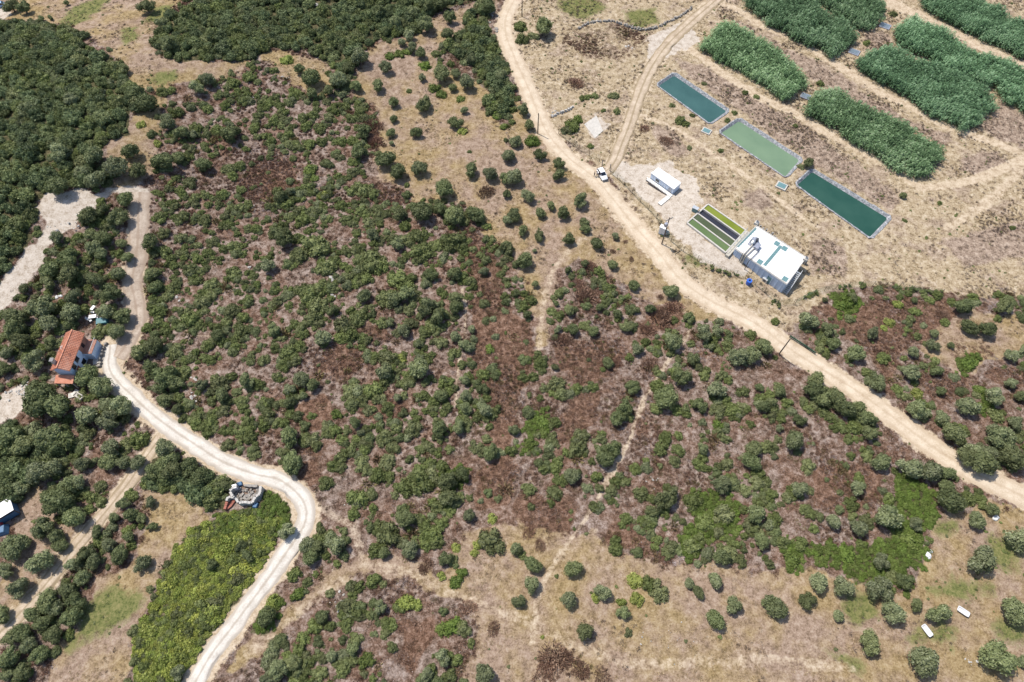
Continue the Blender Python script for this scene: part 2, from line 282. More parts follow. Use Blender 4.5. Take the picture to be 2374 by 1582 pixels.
# ------------------------------------------------------------------ materials
MATS = {}
class NB:
    def __init__(s, name):
        s.m = bpy.data.materials.new(name); s.m.use_nodes = True; s.t = s.m.node_tree; s.t.nodes.clear()
    def n(s, typ, **kw):
        nd = s.t.nodes.new(typ)
        for k, v in kw.items():
            if k.startswith('i_'):
                nd.inputs[k[2:].replace('_', ' ')].default_value = v
            else: setattr(nd, k, v)
        return nd
    def l(s, a, b): s.t.links.new(a, b)
    def noise(s, vec, scale, detail=4, rough=.6):
        nd = s.n('ShaderNodeTexNoise'); nd.inputs['Scale'].default_value = scale; nd.inputs['Detail'].default_value = detail
        nd.inputs['Roughness'].default_value = rough
        if vec is not None: s.l(vec, nd.inputs['Vector'])
        return nd.outputs['Fac']
    def ramp(s, fac, stops):
        nd = s.n('ShaderNodeValToRGB'); e = nd.color_ramp.elements
        while len(e) < len(stops): e.new(.5)
        for i, (p, c) in enumerate(stops):
            e[i].position = p; e[i].color = (*c, 1) if not isinstance(c, (int, float)) else (c, c, c, 1)
        s.l(fac, nd.inputs[0]); return nd.outputs[0]
    def mix(s, f, a, b):
        nd = s.n('ShaderNodeMix', data_type='RGBA')
        for i, v in ((0, f), (6, a), (7, b)):
            if isinstance(v, (int, float)): nd.inputs[i].default_value = v
            elif isinstance(v, tuple): nd.inputs[i].default_value = (*v, 1)
            else: s.l(v, nd.inputs[i])
        return nd.outputs[2]
    def math(s, op, a, b=0.0, c=None, clamp=False):
        nd = s.n('ShaderNodeMath', operation=op, use_clamp=clamp)
        for i, v in enumerate((a, b) if c is None else (a, b, c)):
            if isinstance(v, (int, float)): nd.inputs[i].default_value = v
            else: s.l(v, nd.inputs[i])
        return nd.outputs[0]
    def obj(s): return s.n('ShaderNodeTexCoord').outputs['Object']
    def out(s, col, rough=.85, spec=.2, bump=None, bstr=.4, bdist=.05, metal=0, trans=0.0):
        b = s.n('ShaderNodeBsdfPrincipled'); b.inputs['Roughness'].default_value = rough if isinstance(rough, (int, float)) else .5
        if not isinstance(rough, (int, float)): s.l(rough, b.inputs['Roughness'])
        b.inputs['Specular IOR Level'].default_value = spec; b.inputs['Metallic'].default_value = metal
        if isinstance(col, tuple): b.inputs['Base Color'].default_value = (*col, 1)
        else: s.l(col, b.inputs['Base Color'])
        if bump is not None:
            bn = s.n('ShaderNodeBump'); bn.inputs['Strength'].default_value = bstr; bn.inputs['Distance'].default_value = bdist
            s.l(bump, bn.inputs['Height']); s.l(bn.outputs[0], b.inputs['Normal'])
        o = s.n('ShaderNodeOutputMaterial'); sh = b.outputs[0]
        if trans:
            tr = s.n('ShaderNodeBsdfTranslucent')
            if isinstance(col, tuple): tr.inputs[0].default_value = (*col, 1)
            else: s.l(col, tr.inputs[0])
            mx = s.n('ShaderNodeMixShader'); mx.inputs[0].default_value = trans
            s.l(b.outputs[0], mx.inputs[1]); s.l(tr.outputs[0], mx.inputs[2]); sh = mx.outputs[0]
        s.l(sh, o.inputs[0]); MATS[s.m.name] = s.m; return s.m
def plain(name, col, rough=.7, spec=.3, var=.25, scale=2.0, metal=0, dirt=None):
    """paint or plaster with uneven tone, stains and fine bump"""
    b = NB(name); v = b.obj(); n = b.noise(v, scale, 6, .65); n2 = b.noise(v, scale * 7, 3)
    lo = tuple(c * (1 - var) for c in col); hi = tuple(min(1, c * (1 + var * .5)) for c in col)
    c = b.ramp(n, [(.3, lo), (.7, hi)])
    if dirt: c = b.mix(b.ramp(b.noise(v, scale * .6, 8, .75), [(.55, 0.0), (.72, .6)]), c, dirt)
    return b.out(c, rough, spec, n2, .25, .02, metal)
def foliage(name, stops, alt=None, trans=.28, rough=.65):
    b = NB(name); at = b.n('ShaderNodeAttribute', attribute_name='lv'); oi = b.n('ShaderNodeObjectInfo')
    c = b.ramp(at.outputs['Fac'], stops)
    if alt: c = b.mix(b.ramp(oi.outputs['Random'], [(.35, 0.0), (1.0, .85)]), c, b.ramp(at.outputs['Fac'], alt))
    hs = b.n('ShaderNodeHueSaturation'); b.l(c, hs.inputs['Color'])
    r2 = b.math('FRACT', b.math('MULTIPLY', oi.outputs['Random'], 7.31))
    b.l(b.math('MULTIPLY_ADD', r2, .55, .72), hs.inputs['Value'])
    return b.out(hs.outputs[0], rough, .25, trans=trans)
foliage('leaf_olive', [(0, (.125, .145, .070)), (.55, (.212, .236, .122)), (1, (.35, .365, .235))], [(0, (.105, .130, .052)), (.55, (.180, .212, .088)), (1, (.285, .315, .165))])
foliage('leaf_dark', [(0, (0.082, 0.104, 0.041)), (.6, (0.152, 0.180, 0.076)), (1, (0.233, 0.265, 0.136))], [(0, (0.103, 0.114, 0.048)), (.6, (0.179, 0.196, 0.087)), (1, (0.263, 0.281, 0.149))])
foliage('leaf_wood', [(0, (0.071, 0.097, 0.044)), (.6, (0.133, 0.170, 0.075)), (1, (0.209, 0.250, 0.130))], [(0, (0.101, 0.116, 0.042)), (.6, (0.175, 0.201, 0.068)), (1, (0.262, 0.283, 0.130))])
foliage('leaf_green', [(0, (0.094, 0.120, 0.035)), (.6, (0.171, 0.204, 0.068)), (1, (0.257, 0.291, 0.125))], [(0, (0.114, 0.123, 0.055)), (.6, (0.202, 0.210, 0.105)), (1, (0.291, 0.302, 0.185))])
foliage('leaf_carpet', [(0, (.075, .118, .022)), (.6, (.140, .198, .040)), (1, (.20, .26, .075))], [(0, (.085, .110, .026)), (.6, (.15, .180, .052)), (1, (.20, .23, .09))])
foliage('leaf_yellow', [(0, (.16, .19, .04)), (.6, (.30, .33, .09)), (1, (.46, .47, .18))], [(0, (.13, .17, .04)), (.6, (.24, .29, .07)), (1, (.34, .38, .12))])
foliage('leaf_bramble', [(0, (0.124, 0.167, 0.031)), (.6, (0.242, 0.293, 0.064)), (1, (0.401, 0.425, 0.121))], [(0, (0.189, 0.207, 0.033)), (.6, (0.354, 0.368, 0.083)), (1, (0.519, 0.506, 0.165))])
foliage('leaf_heath', [(0, (0.134, 0.077, 0.055)), (.6, (0.264, 0.155, 0.108)), (1, (0.383, 0.252, 0.189))], [(0, (0.124, 0.080, 0.053)), (.6, (0.269, 0.180, 0.126)), (1, (0.373, 0.278, 0.205))], trans=.05)
foliage('leaf_heath_green', [(0, (.09, .076, .032)), (.6, (.18, .145, .060)), (1, (.26, .215, .10))], [(0, (.11, .075, .04)), (.6, (.20, .135, .078)), (1, (.29, .21, .13))], trans=.05)
foliage('twig_grey', [(0, (0.205, 0.167, 0.162)), (.6, (0.367, 0.308, 0.297)), (1, (0.540, 0.475, 0.459))], [(0, (0.184, 0.140, 0.123)), (.6, (0.324, 0.248, 0.218)), (1, (0.454, 0.367, 0.325))], trans=0)
foliage('straw_blade', [(0, (.20, .145, .075)), (.6, (.42, .32, .185)), (1, (.62, .51, .33))], [(0, (.17, .125, .08)), (.6, (.34, .26, .17)), (1, (.54, .44, .31))], trans=.1)
foliage('weed_dead', [(0, (.10, .075, .058)), (.6, (.205, .155, .125)), (1, (.34, .27, .22))], [(0, (.085, .065, .052)), (.6, (.175, .135, .115)), (1, (.28, .22, .19))], trans=0)
foliage('leaf_reed', [(0, (0.059, 0.124, 0.054)), (.55, (0.162, 0.292, 0.143)), (1, (0.302, 0.443, 0.259))], [(0, (0.070, 0.121, 0.049)), (.55, (0.189, 0.297, 0.130)), (1, (0.356, 0.454, 0.259))], trans=.25)
foliage('leaf_cactus', [(0, (.12, .15, .05)), (.6, (.24, .28, .09)), (1, (.38, .38, .15))], trans=.05)
_b = NB('bark'); _v = _b.obj(); _b.out(_b.ramp(_b.noise(_v, 6, 6, .7), [(.3, (.09, .07, .055)), (.7, (.24, .20, .165))]), .9, .1, _b.noise(_v, 14, 4), .7, .05)

def ground_mat():
    b = NB('ground_earth'); v = b.obj()
    A = b.n('ShaderNodeAttribute', attribute_name='covA'); Bq = b.n('ShaderNodeAttribute', attribute_name='covB')
    sa = b.n('ShaderNodeSeparateColor'); sb = b.n('ShaderNodeSeparateColor'); b.l(A.outputs['Color'], sa.inputs[0]); b.l(Bq.outputs['Color'], sb.inputs[0])
    n1 = b.noise(v, .16, 6, .62); n2 = b.noise(v, .75, 7, .68); n3 = b.noise(v, 3.2, 5, .7); n4 = b.noise(v, .045, 4, .5)
    mx = b.math('MULTIPLY_ADD', n3, .45, b.math('MULTIPLY', n2, .55))
    litter = b.ramp(mx, [(.41, (0.068, 0.050, 0.038)), (.475, (0.160, 0.119, 0.095)), (.53, (0.228, 0.175, 0.147)), (.60, (0.321, 0.264, 0.229))])
    soil = b.ramp(mx, [(.40, (0.125, 0.088, 0.061)), (.465, (0.216, 0.154, 0.112)), (.53, (0.276, 0.203, 0.152)), (.60, (0.338, 0.267, 0.211))])
    gold = b.ramp(mx, [(.40, (0.129, 0.093, 0.044)), (.465, (0.217, 0.157, 0.080)), (.53, (0.275, 0.205, 0.110)), (.60, (0.340, 0.267, 0.165))])
    straw = b.mix(b.ramp(b.math('MULTIPLY_ADD', n4, .5, b.math('MULTIPLY', n1, .5)), [(.44, 0.0), (.56, 1.0)]), soil, gold)
    mauve = b.ramp(mx, [(.40, (0.101, 0.072, 0.056)), (.465, (0.197, 0.144, 0.114)), (.53, (0.284, 0.216, 0.170)), (.60, (0.385, 0.308, 0.250))])
    facs = b.ramp(mx, [(.40, (0.149, 0.109, 0.065)), (.465, (0.275, 0.213, 0.134)), (.53, (0.357, 0.286, 0.194)), (.60, (0.452, 0.384, 0.289))])
    fac = b.mix(b.math('MAXIMUM', b.ramp(n1, [(.50, 0.0), (.62, .6)]), b.ramp(b.math('ADD', Bq.outputs['Alpha'], b.math('MULTIPLY', b.math('SUBTRACT', n2, .5), .8)), [(.3, 0.0), (.8, .85)])), facs, mauve)
    pale = b.ramp(mx, [(.40, (0.270, 0.221, 0.170)), (.475, (0.387, 0.333, 0.276)), (.58, (0.477, 0.427, 0.368))])
    path = b.ramp(mx, [(.40, (.26, .195, .13)), (.475, (.385, .305, .215)), (.58, (.485, .405, .305))])
    green = b.ramp(mx, [(.40, (0.056, 0.067, 0.023)), (.475, (0.116, 0.126, 0.044)), (.60, (0.206, 0.186, 0.082))])
    heath = b.ramp(mx, [(.41, (0.056, 0.033, 0.021)), (.50, (0.136, 0.079, 0.053)), (.59, (0.244, 0.162, 0.120))])
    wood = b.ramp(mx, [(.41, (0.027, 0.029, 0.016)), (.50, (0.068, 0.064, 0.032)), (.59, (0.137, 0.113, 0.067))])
    litter = b.mix(b.ramp(b.math('MULTIPLY_ADD', n1, .6, b.math('MULTIPLY', n2, .4)), [(.43, .85), (.56, 0.0)]), litter, heath)
    def layer(base, col, wgt, k=.55):
        f = b.math('ADD', wgt, b.math('MULTIPLY', b.math('SUBTRACT', n2, .5), k))
        f = b.ramp(f, [(.30, 0.0), (.62, 1.0)])
        f = b.math('MULTIPLY', f, b.ramp(wgt, [(.02, 0.0), (.2, 1.0)]))
        return b.mix(f, base, col)
    c = layer(litter, heath, sb.outputs[0])
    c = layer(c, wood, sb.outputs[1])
    c = layer(c, straw, b.math('MULTIPLY', sa.outputs[0], b.math('SUBTRACT', 1.0, sb.outputs[1])))
    c = layer(c, fac, sa.outputs[1])
    c = layer(c, green, A.outputs['Alpha'], 1.1)
    c = layer(c, path, sb.outputs[2], .9)
    c = layer(c, pale, sa.outputs[2], .7)
    b.out(c, .95, .05, n3, .6, .12)
ground_mat()
def road_mat(name, lo, mid, hi, rut, ruts):
    b = NB(name); v = b.obj(); at = b.n('ShaderNodeAttribute', attribute_name='lat'); u = at.outputs['Fac']
    n = b.noise(v, .5, 6, .6); n3 = b.noise(v, 4.0, 5, .7); mx = b.math('MULTIPLY_ADD', n3, .4, b.math('MULTIPLY', n, .6))
    c = b.ramp(mx, [(.34, lo), (.48, mid), (.64, hi)])
    a = b.math('ABSOLUTE', u)
    mid_ = b.ramp(b.math('ADD', a, b.math('MULTIPLY', b.math('SUBTRACT', n, .5), .30)), [(.05, ruts), (.22, 0.0), (.66, 0.0), (.98, ruts * 1.1)])
    c = b.mix(mid_, c, rut)
    b.out(c, .95, .05, n3, .5, .05)
road_mat('road_pale', (.35, .275, .195), (.46, .38, .285), (.55, .47, .37), (.33, .245, .165), .40)
road_mat('road_white', (.39, .355, .31), (.50, .465, .415), (.59, .56, .51), (.29, .24, .19), .6)
road_mat('road_lane', (.23, .18, .14), (.34, .275, .22), (.46, .39, .32), (.27, .205, .155), .7)
road_mat('road_track', (.27, .21, .15), (.38, .305, .225), (.49, .41, .32), (.25, .195, .125), .85)

# ------------------------------------------------------------------ object helpers
def mesh(name, V, F, mat=None, lv=None, smooth_=False):
    me = bpy.data.meshes.new(name); me.from_pydata([tuple(map(float, v)) for v in V], [], [tuple(map(int, f)) for f in F])
    for m in (mat if isinstance(mat, list) else [mat]):
        if m: me.materials.append(MATS[m])
    if lv is not None:
        a = me.attributes.new('lv', 'FLOAT', 'FACE'); a.data.foreach_set('value', np.asarray(lv, np.float32))
    if smooth_: me.polygons.foreach_set('use_smooth', [True] * len(me.polygons))
    me.update(); return me
def link(name, me, parent=None, loc=None, rz=None, scale=None):
    o = bpy.data.objects.new(name, me); C.objects.link(o)
    if parent is not None: o.parent = parent
    if loc is not None: o.location = tuple(map(float, loc))
    if rz is not None: o.rotation_euler = (0, 0, float(rz))
    if scale is not None: o.scale = scale if isinstance(scale, tuple) else (scale,) * 3
    return o
def tag(o, label=None, cat=None, group=None, kind=None):
    for k, v in (('label', label), ('category', cat), ('group', group), ('kind', kind)):
        if v: o[k] = v
    return o
def thing(name, label, cat, loc, rz=0, group=None): return tag(link(name, None, None, loc, rz), label, cat, group)
class MB:
    """collects solids for one mesh"""
    def __init__(s): s.V = []; s.F = []; s.M = []
    def add(s, V, F, mi=0):
        o = len(s.V); s.V += [tuple(map(float, v)) for v in V]; s.F += [tuple(i + o for i in f) for f in F]; s.M += [mi] * len(F); return s
    def box(s, c, d, rz=0, mi=0, tilt=None, taper=1.0):
        V = []
        for sz in (-1, 1):
            k = taper if sz > 0 else 1
            for sx, sy in ((-1, -1), (1, -1), (1, 1), (-1, 1)): V.append(Vector((sx * d[0] / 2 * k, sy * d[1] / 2 * k, sz * d[2] / 2)))
        if tilt is not None: V = [tilt @ v for v in V]
        ca, sa = math.cos(rz), math.sin(rz)
        V = [(c[0] + v.x * ca - v.y * sa, c[1] + v.x * sa + v.y * ca, c[2] + v.z) for v in V]
        return s.add(V, [(3, 2, 1, 0), (4, 5, 6, 7), (0, 1, 5, 4), (1, 2, 6, 5), (2, 3, 7, 6), (3, 0, 4, 7)], mi)
    def prism(s, P, z0, z1, mi=0):
        P = [tuple(p[:2]) for p in P]
        if sum(P[i - 1][0] * P[i][1] - P[i][0] * P[i - 1][1] for i in range(len(P))) < 0: P = P[::-1]
        n = len(P); V = [(x, y, z0 if np.isscalar(z0) else z0[i]) for i, (x, y) in enumerate(P)] + [(x, y, z1) for x, y in P]
        return s.add(V, [tuple(range(n))[::-1], tuple(range(n, 2 * n))] + [(i, (i + 1) % n, (i + 1) % n + n, i + n) for i in range(n)], mi)
    def tube(s, a, b, r0, r1=None, n=8, mi=0, cap=True):
        a, b = Vector(tuple(map(float, a))), Vector(tuple(map(float, b))); r1 = r0 if r1 is None else r1
        q = (b - a).to_track_quat('Z', 'Y'); V = []
        for p, r in ((a, r0), (b, r1)):
            for i in range(n): V.append(p + q @ Vector((r * math.cos(2 * math.pi * i / n), r * math.sin(2 * math.pi * i / n), 0)))
        F = [(i, (i + 1) % n, (i + 1) % n + n, i + n) for i in range(n)]
        if cap: F += [tuple(range(n))[::-1], tuple(range(n, 2 * n))]
        return s.add(V, F, mi)
    def path(s, pts, r, n=6, mi=0):
        for a, b in zip(pts, pts[1:]): s.tube(a, b, r, r, n, mi)
        return s
    def build(s, name, mat, parent=None, bevel=0, loc=None, rz=None):
        me = mesh(name, s.V, s.F, mat)
        if isinstance(mat, list): me.polygons.foreach_set('material_index', s.M)
        if bevel:
            bm = bmesh.new(); bm.from_mesh(me); bmesh.ops.bevel(bm, geom=list(bm.edges), offset=bevel, segments=2, affect='EDGES', profile=.6); bm.to_mesh(me); bm.free()
        return link(name, me, parent, loc, rz)

# ------------------------------------------------------------------ ground sheet
REEDS = [Q((465, 240), (600, 125), (690, 160), (780, 230), (900, 300), (1000, 380), (1075, 470), (1060, 510), (950, 575), (850, 510), (700, 420), (560, 340), (480, 290)),
         Q((700, -40), (730, 40), (860, 130), (1000, 215), (1130, 270), (1220, 320), (1320, 260), (1365, 210), (1300, 120), (1210, 90), (1120, 0), (1060, -50)),
         Q((1110, -30), (1190, 40), (1300, 110), (1430, 160), (1510, 120), (1560, 60), (1510, 5), (1460, -40)),
         Q((1730, 15), (1850, 80), (1990, 160), (2100, 220), (2200, 260), (2300, 310), (2440, 370), (2440, 140), (2250, 95), (2180, 50), (2080, 0), (1990, -40), (1740, -40)),
         Q((1570, 200), (1690, 100), (1760, 140), (1880, 180), (1990, 270), (2100, 320), (2220, 350), (2440, 470), (2440, 690), (2280, 600), (2200, 540), (2090, 480), (1960, 430), (1880, 390), (1790, 330), (1650, 270)),
         Q((1370, 385), (1420, 310), (1560, 270), (1680, 330), (1850, 390), (1990, 440), (2100, 510), (2170, 590), (2165, 640), (2050, 720), (1990, 760), (1900, 710), (1780, 640), (1690, 570), (1560, 500), (1450, 440)),
         Q((1040, 650), (1110, 570), (1210, 520), (1330, 580), (1440, 650), (1530, 670), (1660, 730), (1760, 810), (1870, 870), (1870, 920), (1800, 970), (1790, 1000), (1720, 1040), (1650, 1010), (1560, 960), (1480, 900), (1360, 840), (1270, 760), (1150, 700))]
REEDW = [np.array([PZ(a, b, 1.3)[:2] for a, b in P]) for P in REEDS]
def grow(P, d):
    P = np.asarray(P); c = P.mean(0); v = P - c; return c + v * (1 + d / np.linalg.norm(v, axis=1, keepdims=True))
CABZ = 2.75
CABIN = B5((135, 190), (215, 130), (460, 295), (380, 365))
ROOFZ = 3.5
NOVEG += [grow(P, 1.2) for P in PONDW] + list(REEDW)
NOVEG += [grow([PZ(a, b, 0)[:2] for a, b in BASIN], 1.4), grow([PZ(a, b, ROOFZ)[:2] for a, b in ROOF], 1.0), grow([PZ(a, b, CABZ)[:2] for a, b in CABIN], 1.2),
          grow([PZ(a, b, 4.6)[:2] for a, b in HOUSE_PX], .8), GW([(530, 1135), (612, 1128), (606, 1172), (560, 1180), (522, 1190)])]
gx = np.concatenate([[-6000, -2500, -1000, -500, -300, -220, -190], np.arange(-172, 172.1, .6), [190, 220, 300, 500, 1000, 2500, 6000]])
gy = np.concatenate([[-6000, -2500, -1000, -400, -150, -60, -25], np.arange(-10, 216.1, .6), [235, 270, 340, 500, 1000, 2500, 6000]])
GX, GY = np.meshgrid(gx, gy); fx_, fy_ = GX.ravel(), GY.ravel()
gz = hfun(fx_, fy_); cov = cover(fx_, fy_)
rough = .10 * (fbm(fx_ / 1.3, fy_ / 1.3, 5, 3) - .5) + .35 * (fbm(fx_ / 7, fy_ / 7, 9, 2) - .5)
calm = np.clip(cov['road'] / 2.5, 0, 1) * sstep(0, 2, cov['nov']) * (1 - .7 * cov['pale'])
gz = gz + rough * calm - .03 * (1 - calm)
nx_, ny_ = len(gx), len(gy)
idx = np.arange(nx_ * ny_).reshape(ny_, nx_)
F4 = np.stack([idx[:-1, :-1], idx[:-1, 1:], idx[1:, 1:], idx[1:, :-1]], -1).reshape(-1, 4)
me = bpy.data.meshes.new('ground'); me.vertices.add(len(fx_)); me.vertices.foreach_set('co', np.stack([fx_, fy_, gz], 1).astype(np.float32).ravel())
me.loops.add(F4.size); me.loops.foreach_set('vertex_index', F4.ravel().astype(np.int32)); me.polygons.add(len(F4))
me.polygons.foreach_set('loop_start', np.arange(0, F4.size, 4, dtype=np.int32)); me.polygons.foreach_set('use_smooth', [True] * len(F4))
me.update(calc_edges=True); me.materials.append(MATS['ground_earth'])
roadside = 1 - sstep(.1, 1.3, cov['road'] + (fbm(fx_ / 1.5, fy_ / 1.5, 77, 3) - .5) * 2.2)
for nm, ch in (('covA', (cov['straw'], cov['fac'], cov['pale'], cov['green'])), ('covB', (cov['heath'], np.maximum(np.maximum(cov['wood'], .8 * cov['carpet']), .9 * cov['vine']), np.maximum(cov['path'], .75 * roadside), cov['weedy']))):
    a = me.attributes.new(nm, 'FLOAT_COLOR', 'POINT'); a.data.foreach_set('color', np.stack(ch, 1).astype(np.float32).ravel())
COVG = {k: v.reshape(ny_, nx_)[7:-7, 7:-7] for k, v in cov.items()}
def cover_at(x, y):
    fx = np.clip((x + 172) / .6, 0, COVG['road'].shape[1] - 1.001); fy = np.clip((y + 10) / .6, 0, COVG['road'].shape[0] - 1.001)
    ix, iy = fx.astype(int), fy.astype(int); fx, fy = fx - ix, fy - iy
    return {k: (v[iy, ix] * (1 - fx) + v[iy, ix + 1] * fx) * (1 - fy) + (v[iy + 1, ix] * (1 - fx) + v[iy + 1, ix + 1] * fx) * fy for k, v in COVG.items()}
gnd = tag(link('ground', me), 'dry hillside ground of soil, straw grass and scrub litter', 'ground', None, 'structure')

# ------------------------------------------------------------------ roads
def strip(name, P, width, mat, label):
    V, F, L = [], [], []; U = np.array([-1.25, -1, -.8, -.55, -.3, -.1, .1, .3, .55, .8, 1, 1.25])
    tg = np.gradient(P, axis=0); tg /= np.linalg.norm(tg, axis=1, keepdims=True); nrm = np.stack([tg[:, 1], -tg[:, 0]], 1)
    s = np.cumsum(np.r_[0, np.linalg.norm(np.diff(P, axis=0), axis=1)])
    for i, p in enumerate(P):
        wl = width / 2 * (1 + .22 * (vnoise(np.array(s[i] / 9), np.array(0.), 5) - .5)); 
        for u in U:
            e = (vnoise(np.array(s[i] / 1.4), np.array(u * 3.), 31) - .5) * .7 * (abs(u) > .7)
            q = p + nrm[i] * (u * wl + e)
            z = hz(q[0], q[1]) + .075 - .125 * max(0, abs(u) - .62) / .63 - .025 * math.exp(-((abs(u) - .5) / .16) ** 2)
            V.append((q[0], q[1], z)); L.append(u)
    m = len(U)
    for i in range(len(P) - 1):
        for k in range(m - 1): F.append((i * m + k, i * m + k + 1, (i + 1) * m + k + 1, (i + 1) * m + k))
    me = mesh(name, V, F, mat, None, True); a = me.attributes.new('lat', 'FLOAT', 'POINT'); a.data.foreach_set('value', np.asarray(L, np.float32))
    if me.polygons[0].normal.z < 0: me.flip_normals()
    return tag(link(name, me), label, 'road', None, 'structure')
strip('main_road', MAIN, 3.9, 'road_pale', 'wide pale unpaved road sweeping past the treatment plant')
strip('west_road', WEST, 3.0, 'road_white', 'white gravel road curving past the stone ruin to the house')
strip('dirt_lane', LANE, 3.8, 'road_lane', 'rough pinkish dirt lane climbing beside the scrub')
strip('west_track', WTRK, 2.6, 'road_track', 'narrow two-rut earth track through the olive trees')
strip('facility_track', FTRK, 3.2, 'road_track', 'pale earth track from the gate up to the reed beds')

# ------------------------------------------------------------------ plant prototypes (unit radius)
def ico():
    t = (1 + 5 ** .5) / 2; V = np.array([(-1, t, 0), (1, t, 0), (-1, -t, 0), (1, -t, 0), (0, -1, t), (0, 1, t), (0, -1, -t), (0, 1, -t), (t, 0, -1), (t, 0, 1), (-t, 0, -1), (-t, 0, 1)], float)
    V /= np.linalg.norm(V[0]); F = [(0, 11, 5), (0, 5, 1), (0, 1, 7), (0, 7, 10), (0, 10, 11), (1, 5, 9), (5, 11, 4), (11, 10, 2), (10, 7, 6), (7, 1, 8), (3, 9, 4), (3, 4, 2), (3, 2, 6), (3, 6, 8), (3, 8, 9), (4, 9, 5), (2, 4, 11), (6, 2, 10), (8, 6, 7), (9, 8, 1)]
    return V, F
ICOV, ICOF = ico()
def rdir(r):
    while True:
        v = r.uniform(-1, 1, 3); n = np.linalg.norm(v)
        if .1 < n < 1: return v / n
def crown(name, seed, mat, ncl, nleaf, leaf, zs=.8, z0=0.0, shape=.62, rc=(.26, .42)):
    r = np.random.RandomState(seed); V, F, L = [], [], []
    sx, sy = r.uniform(.80, 1.12), r.uniform(.82, 1.12)
    cl = []
    for i in range(ncl):
        d = rdir(r); d[2] = abs(d[2]) * 1.1 - .35; d /= np.linalg.norm(d)
        k = shape * r.uniform(.72, 1.06); c = np.array([d[0] * k * sx, d[1] * k * sy, d[2] * k * zs]); cl.append((c, r.uniform(*rc), r.uniform(-.16, .16)))
    cl.append((np.zeros(3), .6, -.1))
    for c, q, t in cl:
        o = len(V); jit = 1 + r.uniform(-.12, .12, 12); V += [c + v * q * .86 * j * np.array([1, 1, zs ** .5]) for v, j in zip(ICOV, jit)]
        F += [tuple(i + o for i in f) for f in ICOF]; L += list(np.clip(.38 + t + r.uniform(-.12, .12, 20), 0, 1))
    cc = np.array([c for c, _, _ in cl]); cr = np.array([q for _, q, _ in cl]); n = 0; tries = 0
    while n < nleaf and tries < nleaf * 6:
        tries += 1; k = r.randint(len(cl)); c, q, t = cl[k]; d = rdir(r)
        if d[2] < -.5: continue
        p = c + d * q * r.uniform(.86, 1.12)
        dd = np.linalg.norm(cc - p, axis=1) / cr; dd[k] = 9
        if dd.min() < .84: continue
        nr = d * .9 + rdir(r) * .8; nr /= np.linalg.norm(nr); a = np.cross(nr, rdir(r)); a /= np.linalg.norm(a) + 1e-9; b_ = np.cross(nr, a)
        s = leaf * r.uniform(.55, 1.35); o = len(V)
        V += [p - a * s * .8, p - b_ * s * .4 + a * s * .1, p + a * s * .8, p + b_ * s * .4 + a * s * .1]; F.append((o, o + 1, o + 2, o + 3))
        L.append(float(np.clip(.5 + t + r.normal(0, .19), 0, 1))); n += 1
    V = np.array(V); V[:, 2] += z0; return mesh(name, V, F, mat, L)
def brush(name, seed, mat, n, h=.9, thin=.06, spread=.9, up=.7, base=.55):
    """twiggy tuft: thin blades fanning out of the ground"""
    r = np.random.RandomState(seed); V, F, L = [], [], []
    for i in range(n):
        a = r.uniform(0, 6.283); rad = spread * r.uniform(0, 1) ** .6; b0 = np.array([math.cos(a) * rad * base, math.sin(a) * rad * base, -.05 + (.32 * (1 - rad * rad) if base > .8 else 0)])
        d = np.array([math.cos(a) * rad * r.uniform(.2, 1.1), math.sin(a) * rad * r.uniform(.2, 1.1), up * r.uniform(.4, 1.2)]) + rdir(r) * .22
        tip = b0 + d * h; side = np.cross(d, rdir(r)); side /= np.linalg.norm(side) + 1e-9; m = (b0 + tip) / 2 + rdir(r) * .06; o = len(V); t = thin * r.uniform(.6, 1.5)
        V += [b0 - side * t * .7, b0 + side * t * .7, m + side * t, tip, m - side * t]; F += [(o, o + 1, o + 2, o + 4), (o + 4, o + 2, o + 3)]
        q = float(np.clip(r.normal(.5, .24), 0, 1)); L += [q, q]
    return mesh(name, V, F, mat, L)
def reed(name, seed, mat, n):
    r = np.random.RandomState(seed); V, F, L = [], [], []
    for i in range(n):
        b0 = np.array([r.uniform(-1, 1), r.uniform(-1, 1), 0]); hh = r.uniform(2.0, 3.1); ln = np.array([.28, -.10]) * hh * r.uniform(.2, 1.1) + r.uniform(-.25, .25, 2)
        top = b0 + np.array([ln[0], ln[1], hh]); q = float(np.clip(r.normal(.45, .2), 0, 1))
        for k in range(4):
            f = r.uniform(.35, 1); p = b0 + (top - b0) * f; a = r.uniform(-1.3, 1.3) - .35; d = np.array([math.cos(a), math.sin(a), 0]) * r.uniform(.45, .95); mid = p + d * .5 + np.array([0, 0, .28]); tip = p + d + np.array([0, 0, -.05])
            sd = np.array([-d[1], d[0], 0.12]); sd = sd / np.linalg.norm(sd) * r.uniform(.05, .10); o = len(V)
            V += [p - sd * .4, p + sd * .4, mid + sd, tip, mid - sd]; F += [(o, o + 1, o + 2, o + 4), (o + 4, o + 2, o + 3)]; g = min(1, max(0, q + r.normal(0, .15))); L += [g, g]
        o = len(V); V += [b0 + (-.03, 0, 0), b0 + (.03, 0, 0), top]; F.append((o, o + 1, o + 2)); L.append(q * .6)
    return mesh(name, V, F, mat, L)
PR = {}
PR['olive'] = [crown('olive_crown', 100 + i, 'leaf_olive', 14 + i % 5 * 3, 950, .105, .74 + .05 * (i % 4), 0, .58 + .03 * (i % 4), (.22, .44)) for i in range(12)]
PR['dark'] = [crown('broadleaf_crown', 200 + i, 'leaf_dark', 16 + i % 5 * 3, 900, .10, .74 + .05 * (i % 4), 0, .58 + .03 * (i % 4), (.22, .42)) for i in range(10)]
PR['wood'] = [crown('woodland_crown', 300 + i, 'leaf_wood', 13, 420, .13, .8, .25) for i in range(6)]
